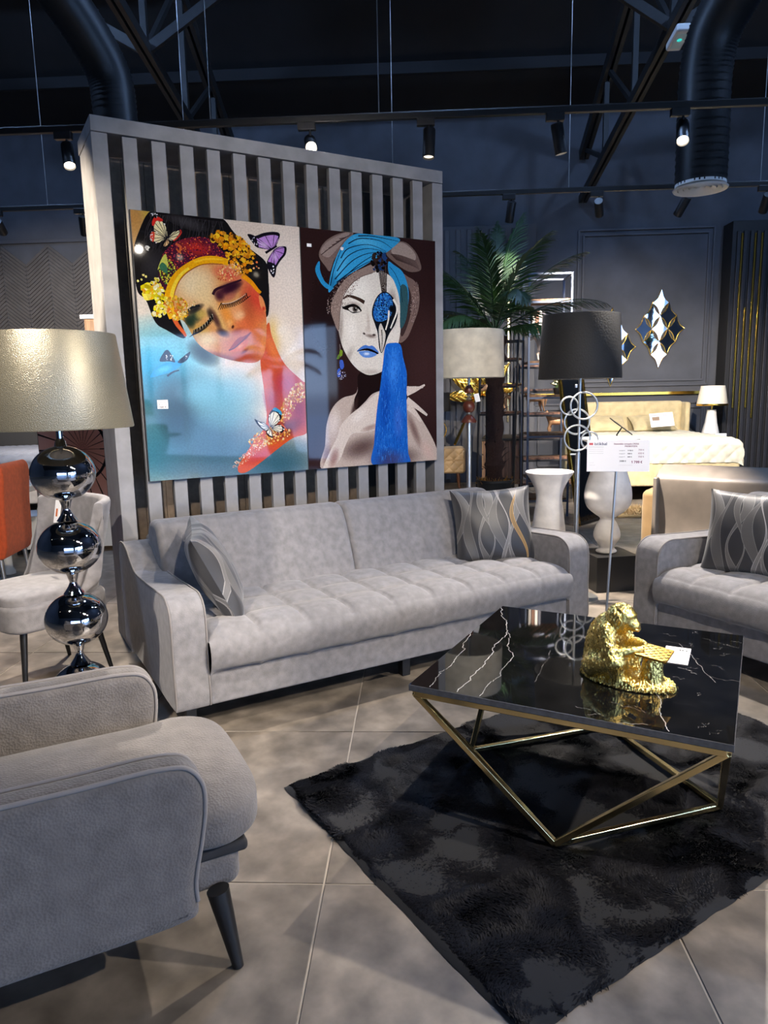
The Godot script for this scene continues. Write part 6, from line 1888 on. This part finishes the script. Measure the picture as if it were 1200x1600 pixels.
	p.wing(ink, rgb8(190, 140, 214), Vector2(840, 282), [752, 268, 730, 240, 700, 198, 740, 205, 790, 188, 850, 182, 880, 196, 868, 240], 0)
	p.wing(ink, rgb8(180, 128, 208), Vector2(846, 284), [880, 266, 916, 268, 912, 310, 880, 350, 852, 400, 846, 436, 820, 405, 808, 350], 0)
	p.poly(ink, [698, 196, 742, 208, 762, 270, 735, 252]); p.poly(ink, [810, 352, 858, 372, 848, 438, 822, 408])
	p.soft(rgb8(226, 200, 240), 0.8, 790, 256, 40, 22, 20); p.soft(rgb8(214, 184, 234), 0.8, 852, 322, 26, 34, 10)
	p.specks(9, 738, 238, 16, 30, -30, [rgb8(245, 245, 245)], 3, 5); p.specks(8, 838, 396, 18, 26, 0, [rgb8(245, 245, 245)], 3, 5)
	p.line(ink, [800, 300, 830, 282, 864, 262], 14, 8)
	# cream and red butterfly
	var cream := rgb8(238, 226, 176)
	p.wing(ink, cream, Vector2(246, 208), [180, 195, 160, 150, 166, 110, 190, 92, 222, 108, 244, 150], 5)
	p.poly(rgb8(206, 44, 36), [164, 138, 172, 104, 196, 94, 226, 112, 214, 122, 190, 118, 176, 144])
	p.wing(ink, cream, Vector2(240, 212), [205, 242, 170, 240, 150, 215, 156, 180, 176, 172, 206, 190], 4)
	p.poly(rgb8(214, 66, 40), [154, 214, 160, 184, 176, 178, 180, 196, 172, 236])
	p.wing(ink, cream, Vector2(252, 214), [280, 180, 315, 165, 334, 168, 320, 200, 290, 230, 262, 226], 0)
	p.line(rgb8(206, 50, 40), [322, 168, 326, 186, 304, 214, 284, 230], 9, 6)
	p.wing(ink, rgb8(232, 190, 130), Vector2(248, 218), [262, 236, 256, 256, 230, 272, 228, 250], 0)
	p.specks(26, 178, 84, 20, 16, 40, [rgb8(245, 245, 245), rgb8(20, 20, 20)], 3, 6); p.specks(14, 160, 208, 8, 36, 0, [rgb8(245, 245, 245)], 2, 4)
	# blue butterfly
	p.poly(rgb8(40, 148, 216), [154, 990, 175, 950, 205, 925, 260, 905, 300, 898, 330, 905, 318, 930, 280, 955, 220, 975])
	p.soft(rgb8(90, 190, 240), 0.8, 230, 945, 60, 22, -20)
	p.poly(ink, [206, 900, 230, 850, 246, 838, 262, 850, 292, 905, 260, 902]); p.poly(ink, [306, 905, 345, 870, 376, 850, 362, 890, 330, 912])
	p.specks(10, 258, 878, 20, 22, 30, [rgb8(240, 240, 235)], 3, 5); p.specks(5, 345, 882, 14, 8, -40, [rgb8(240, 240, 235)], 2, 4)
	p.line(ink, [248, 984, 280, 962, 314, 952], 10, 6)
	# blossom along the shoulder with the white butterfly
	var bush := [rgb8(214, 150, 60), rgb8(236, 186, 100), rgb8(180, 100, 44), rgb8(240, 214, 160), rgb8(206, 110, 40)]
	p.specks(90, 985, 1085, 45, 55, 20, bush, 4, 10); p.specks(150, 925, 1165, 34, 95, 22, bush, 3, 9)
	p.specks(220, 820, 1330, 120, 48, -14, bush, 3, 9); p.specks(160, 700, 1430, 110, 22, -38, [rgb8(226, 170, 150), rgb8(240, 214, 190), rgb8(190, 120, 90)], 2, 5)
	p.wing(ink, rgb8(240, 234, 214), Vector2(824, 1276), [812, 1230, 824, 1190, 850, 1170, 880, 1190, 886, 1224, 862, 1258], 4)
	p.poly(rgb8(60, 150, 196), [836, 1180, 852, 1166, 884, 1188, 886, 1210, 866, 1192])
	p.wing(ink, rgb8(240, 234, 214), Vector2(828, 1280), [866, 1262, 896, 1270, 906, 1290, 890, 1306, 852, 1300], 3)
	p.line(rgb8(206, 96, 60), [886, 1262, 908, 1284, 896, 1306], 9, 6)
	p.wing(ink, rgb8(230, 234, 238), Vector2(820, 1280), [790, 1252, 752, 1240, 735, 1230, 752, 1262, 780, 1288, 800, 1296], 0)
	p.wing(ink, rgb8(240, 236, 226), Vector2(824, 1286), [800, 1300, 812, 1324, 838, 1334], 0)
	p.grain()
	return ImageTexture.create_from_image(p.im)

func print_two() -> Texture2D:
	var p := Pic.new([Vector2(35, 60), Vector2(860, 141), Vector2(875, 1485), Vector2(100, 1548)], rgb8(46, 28, 28))
	p.soft(rgb8(64, 42, 42), 0.8, 800, 900, 250, 500); p.soft(rgb8(28, 17, 18), 0.8, 180, 600, 160, 400)
	p.soft(rgb8(70, 48, 46), 0.7, 300, 1450, 300, 200)
	# shoulders, arm and hands
	var body := [178, 1545, 196, 1400, 205, 1270, 240, 1170, 300, 1110, 385, 1075, 400, 960, 520, 940, 545, 1000, 560, 1060, 700, 1130, 790, 1250, 868, 1400, 872, 1490, 640, 1510, 400, 1525]
	p.begin()
	p.poly(rgb8(196, 178, 168), body)
	p.poly(rgb8(30, 18, 18), [385, 930, 540, 930, 552, 1010, 540, 1055, 480, 1085, 430, 1140, 380, 1180, 372, 1120, 392, 1060, 384, 990])
	p.soft(rgb8(60, 42, 40), 0.9, 372, 1180, 26, 110, 18)
	p.soft(rgb8(84, 62, 60), 0.85, 420, 1410, 190, 90, -14); p.soft(rgb8(70, 50, 50), 0.85, 620, 1470, 240, 90)
	p.soft(rgb8(226, 212, 204), 0.9, 250, 1260, 60, 120, 10); p.soft(rgb8(120, 88, 84), 0.8, 215, 1470, 50, 100)
	p.soft(rgb8(110, 84, 80), 0.8, 735, 1300, 36, 170, -24)
	p.soft(rgb8(210, 180, 170), 0.9, 820, 1430, 60, 110, -30)
	p.clip(body)
	p.begin()
	var hand := [268, 1350, 290, 1280, 350, 1210, 430, 1150, 480, 1100, 540, 1066, 600, 1090, 580, 1200, 520, 1290, 440, 1320, 360, 1330, 320, 1400, 290, 1480, 240, 1540, 185, 1545, 220, 1450]
	p.poly(rgb8(222, 208, 198), hand)
	p.soft(rgb8(240, 230, 222), 0.9, 400, 1220, 90, 40, -35); p.soft(rgb8(160, 132, 124), 0.8, 470, 1290, 90, 26, -15)
	p.soft(rgb8(150, 110, 104), 0.8, 250, 1480, 40, 90, 20)
	p.clip(hand)
	for f in [[690, 1080, 740, 1060, 800, 1026, 26, 12], [690, 1120, 750, 1160, 815, 1212, 34, 14], [700, 1160, 740, 1200, 778, 1250, 32, 14], [690, 1050, 730, 1046, 790, 1040, 24, 10]]:
		p.line(rgb8(216, 200, 190), [f[0], f[1], f[2], f[3], f[4], f[5]], f[6] * 1.4, f[7])
	# turban at the back
	p.poly(rgb8(120, 100, 94), [152, 240, 165, 180, 210, 130, 280, 96, 360, 88, 320, 180, 250, 250, 220, 330, 190, 300])
	p.poly(rgb8(150, 132, 126), [160, 215, 200, 150, 290, 100, 340, 95, 290, 160, 230, 230, 200, 245])
	for k in 6: p.line(rgb8(70, 54, 52), [165 + k * 22, 230 - k * 20, 215 + k * 20, 190 - k * 14, 290 + k * 12, 130 - k * 6], 5, 2)
	p.poly(rgb8(40, 140, 196), [130, 330, 140, 285, 156, 272, 160, 330, 185, 390, 215, 420, 205, 440, 165, 405])
	p.poly(rgb8(112, 92, 86), [620, 150, 680, 150, 735, 200, 765, 260, 772, 320, 700, 330, 620, 280, 560, 215])
	p.poly(rgb8(162, 144, 136), [600, 180, 650, 150, 700, 175, 740, 225, 735, 260, 680, 240, 600, 220])
	for k in 6: p.line(rgb8(66, 50, 48), [590 + k * 6, 225 + k * 6, 650 + k * 14, 232 + k * 12, 745 + k * 4, 265 + k * 10], 6, 2)
	p.poly(rgb8(118, 96, 90), [650, 360, 700, 365, 745, 400, 765, 470, 760, 560, 730, 650, 690, 740, 640, 760, 650, 600])
	p.poly(rgb8(60, 44, 44), [660, 420, 700, 430, 720, 520, 700, 640, 660, 730, 640, 640])
	p.specks(260, 735, 520, 22, 130, 6, [rgb8(160, 138, 130), rgb8(96, 76, 72)], 2, 4)
	# face
	var face := [268, 600, 285, 480, 330, 400, 400, 340, 470, 310, 560, 340, 620, 400, 655, 520, 650, 700, 620, 830, 560, 930, 475, 968, 410, 948, 350, 890, 300, 800, 274, 700]
	p.begin()
	p.poly(rgb8(222, 216, 208), face)
	p.soft(rgb8(240, 237, 230), 0.9, 400, 450, 120, 110); p.soft(rgb8(240, 236, 230), 0.8, 350, 690, 60, 120)
	p.soft(rgb8(150, 138, 132), 0.8, 286, 700, 22, 190, 6); p.soft(rgb8(168, 156, 148), 0.8, 330, 870, 30, 110, 30)
	p.soft(rgb8(174, 160, 152), 0.6, 470, 950, 110, 24); p.soft(rgb8(150, 136, 130), 0.8, 575, 860, 36, 120, -16)
	p.soft(rgb8(120, 104, 100), 0.9, 600, 560, 50, 150); p.soft(rgb8(190, 178, 170), 0.8, 455, 640, 16, 90, -4)
	p.soft(rgb8(120, 104, 98), 0.9, 470, 728, 52, 16, 8); p.soft(rgb8(46, 34, 34), 1.0, 430, 715, 12, 8, 20, 1.6); p.soft(rgb8(52, 38, 38), 1.0, 490, 722, 16, 9, 0, 1.6)
	p.soft(rgb8(196, 184, 176), 0.8, 450, 690, 26, 34)
	# brow, eye
	p.line(rgb8(58, 42, 36), [302, 500, 324, 484, 352, 486, 395, 502, 430, 522], 9, 24)
	p.soft(rgb8(150, 132, 124), 0.7, 375, 535, 60, 18, 12)
	p.poly(rgb8(18, 14, 14), [296, 556, 330, 538, 365, 532, 395, 546, 412, 574, 392, 584, 360, 588, 335, 574, 310, 566])
	p.poly(rgb8(206, 200, 194), [332, 560, 356, 550, 386, 558, 406, 576, 380, 582, 352, 580])
	p.soft(rgb8(52, 44, 40), 1.0, 374, 564, 20, 20, 0, 4.0); p.soft(rgb8(6, 6, 6), 1.0, 374, 564, 9, 9, 0, 4.0); p.soft(rgb8(250, 250, 250), 1.0, 379, 558, 5, 5, 0, 3.0)
	p.line(rgb8(18, 14, 14), [292, 548, 325, 560, 350, 542, 390, 545, 414, 574], 5, 4)
	for k in 7: p.line(rgb8(20, 16, 16), [315 + k * 4, 560 - k * 3, 300 + k * 5, 548 - k * 4], 3, 1)
	# mouth
	p.poly(rgb8(70, 116, 196), [386, 824, 412, 796, 438, 784, 458, 790, 480, 788, 502, 806, 518, 832, 470, 818, 430, 816])
	p.poly(rgb8(14, 12, 18), [386, 824, 430, 806, 470, 808, 518, 834, 500, 838, 460, 820, 415, 818])
	p.poly(rgb8(96, 140, 214), [398, 828, 430, 820, 465, 822, 506, 838, 490, 854, 455, 862, 422, 856])
	p.soft(rgb8(222, 230, 246), 0.95, 446, 838, 32, 14)
	p.clip(face)
	# cloth over the brow
	p.poly(rgb8(142, 122, 114), [226, 570, 240, 500, 280, 420, 340, 355, 420, 310, 490, 285, 500, 330, 440, 350, 370, 390, 310, 460, 285, 540, 276, 640, 272, 700, 245, 640])
	p.specks(420, 300, 450, 60, 170, 32, [rgb8(170, 152, 144), rgb8(112, 92, 86)], 2, 4)
	p.line(rgb8(96, 78, 74), [276, 690, 284, 560, 305, 480, 350, 410, 410, 364, 480, 340], 4)
	# blue turban
	var tur := [212, 462, 222, 360, 250, 260, 300, 160, 360, 105, 440, 94, 540, 104, 620, 118, 645, 140, 600, 185, 560, 215, 500, 250, 420, 300, 330, 355, 262, 410]
	p.begin()
	p.poly(rgb8(52, 156, 212), tur)
	p.soft(rgb8(92, 190, 236), 0.8, 440, 150, 150, 40, 5); p.soft(rgb8(84, 180, 228), 0.8, 290, 300, 40, 130, 30); p.soft(rgb8(30, 110, 160), 0.8, 240, 400, 30, 70, 20)
	for q in [[560, 205, 450, 165, 330, 190, 285, 250], [560, 210, 440, 190, 330, 235, 262, 330], [565, 214, 450, 220, 350, 270, 250, 380], [560, 216, 470, 240, 370, 310, 240, 430], [600, 190, 520, 140, 400, 128, 330, 160], [640, 145, 570, 130, 470, 112, 390, 112], [300, 170, 270, 240, 240, 330, 222, 420], [500, 250, 420, 290, 330, 345, 260, 400]]:
		p.line(rgb8(16, 40, 62), q, 2, 7)
	p.clip(tur)
	p.poly(rgb8(44, 146, 204), [575, 270, 610, 290, 660, 330, 690, 400, 700, 480, 690, 560, 655, 590, 640, 480, 610, 390, 578, 340])
	p.poly(rgb8(48, 84, 92), [650, 420, 690, 430, 696, 540, 680, 640, 650, 680, 648, 560])
	p.line(rgb8(14, 40, 60), [582, 300, 620, 350, 650, 430, 662, 520], 3, 4)
	p.specks(1, 291, 192, 1, 1, 0, [rgb8(236, 236, 236)], 14, 15)
	# peacock: neck, head, crest
	var neck := [560, 790, 600, 770, 650, 780, 668, 860, 690, 960, 690, 1100, 694, 1260, 700, 1430, 700, 1510, 490, 1520, 494, 1380, 510, 1180, 530, 1030, 545, 900]
	p.begin()
	p.poly(rgb8(28, 98, 196), neck)
	p.soft(rgb8(60, 136, 236), 0.9, 610, 930, 60, 190, 4); p.soft(rgb8(18, 66, 160), 0.8, 560, 1150, 50, 220, 4); p.soft(rgb8(66, 110, 206), 0.8, 640, 1250, 50, 160)
	p.soft(rgb8(60, 60, 110), 0.9, 590, 1500, 140, 110)
	for k in 420:
		var y := p.rng.randf_range(790, 1480); var x := p.rng.randf_range(500, 700)
		p.line([rgb8(70, 150, 244), rgb8(16, 60, 150), rgb8(40, 116, 220)][k % 3], [x, y, x + p.rng.randf_range(-6, 6), y + 26], 3, 1)
	p.clip(neck)
	for k in 8:
		p.line([rgb8(70, 52, 46), rgb8(24, 18, 18)][k % 2], [512 + k * 8, 260 + p.rng.randf_range(-12, 20), 522 + k * 6, 360, 538 + k * 3.5, 470], 7, 4)
	p.specks(50, 515, 270, 44, 60, 10, [rgb8(20, 16, 18), rgb8(50, 38, 34), rgb8(30, 60, 110)], 8, 18)
	p.poly(rgb8(18, 22, 30), [476, 590, 490, 520, 520, 470, 560, 455, 596, 480, 620, 520, 634, 580, 620, 650, 580, 720, 552, 800, 536, 832, 522, 800, 512, 710, 496, 660])
	var hd := [484, 590, 492, 530, 520, 478, 558, 462, 590, 484, 604, 540, 592, 600, 560, 630, 520, 640, 496, 630]
	p.begin()
	p.poly(rgb8(34, 96, 176), hd)
	p.specks(420, 545, 550, 64, 92, 0, [rgb8(70, 150, 226), rgb8(20, 56, 120), rgb8(40, 116, 196), rgb8(12, 24, 50)], 3, 7)
	p.clip(hd)
	p.line(rgb8(236, 232, 222), [606, 500, 626, 540, 628, 580, 606, 640, 590, 680], 16, 8)
	p.line(rgb8(232, 226, 216), [580, 570, 576, 630, 560, 690], 14, 8)
	p.poly(rgb8(208, 200, 190), [518, 690, 530, 650, 546, 680, 560, 720, 552, 780, 536, 828, 526, 780])
	p.line(rgb8(30, 26, 26), [536, 690, 540, 750, 536, 820], 6, 2)
	p.soft(rgb8(10, 10, 12), 1.0, 596, 560, 22, 26, 0, 3.0)
	# earring
	p.line(rgb8(150, 140, 140), [282, 780, 286, 860], 4)
	p.poly(rgb8(120, 150, 40), [280, 850, 284, 815, 298, 820, 296, 850]); p.poly(rgb8(96, 130, 40), [262, 870, 276, 840, 280, 866])
	p.poly(rgb8(64, 96, 190), [282, 880, 300, 880, 308, 915, 296, 935, 284, 920]); p.poly(rgb8(50, 90, 200), [268, 940, 284, 930, 288, 975, 270, 980])
	p.specks(40, 295, 970, 24, 30, 0, [rgb8(150, 150, 180), rgb8(60, 60, 110), rgb8(220, 220, 235)], 2, 5)
	p.grain()
	return ImageTexture.create_from_image(p.im)
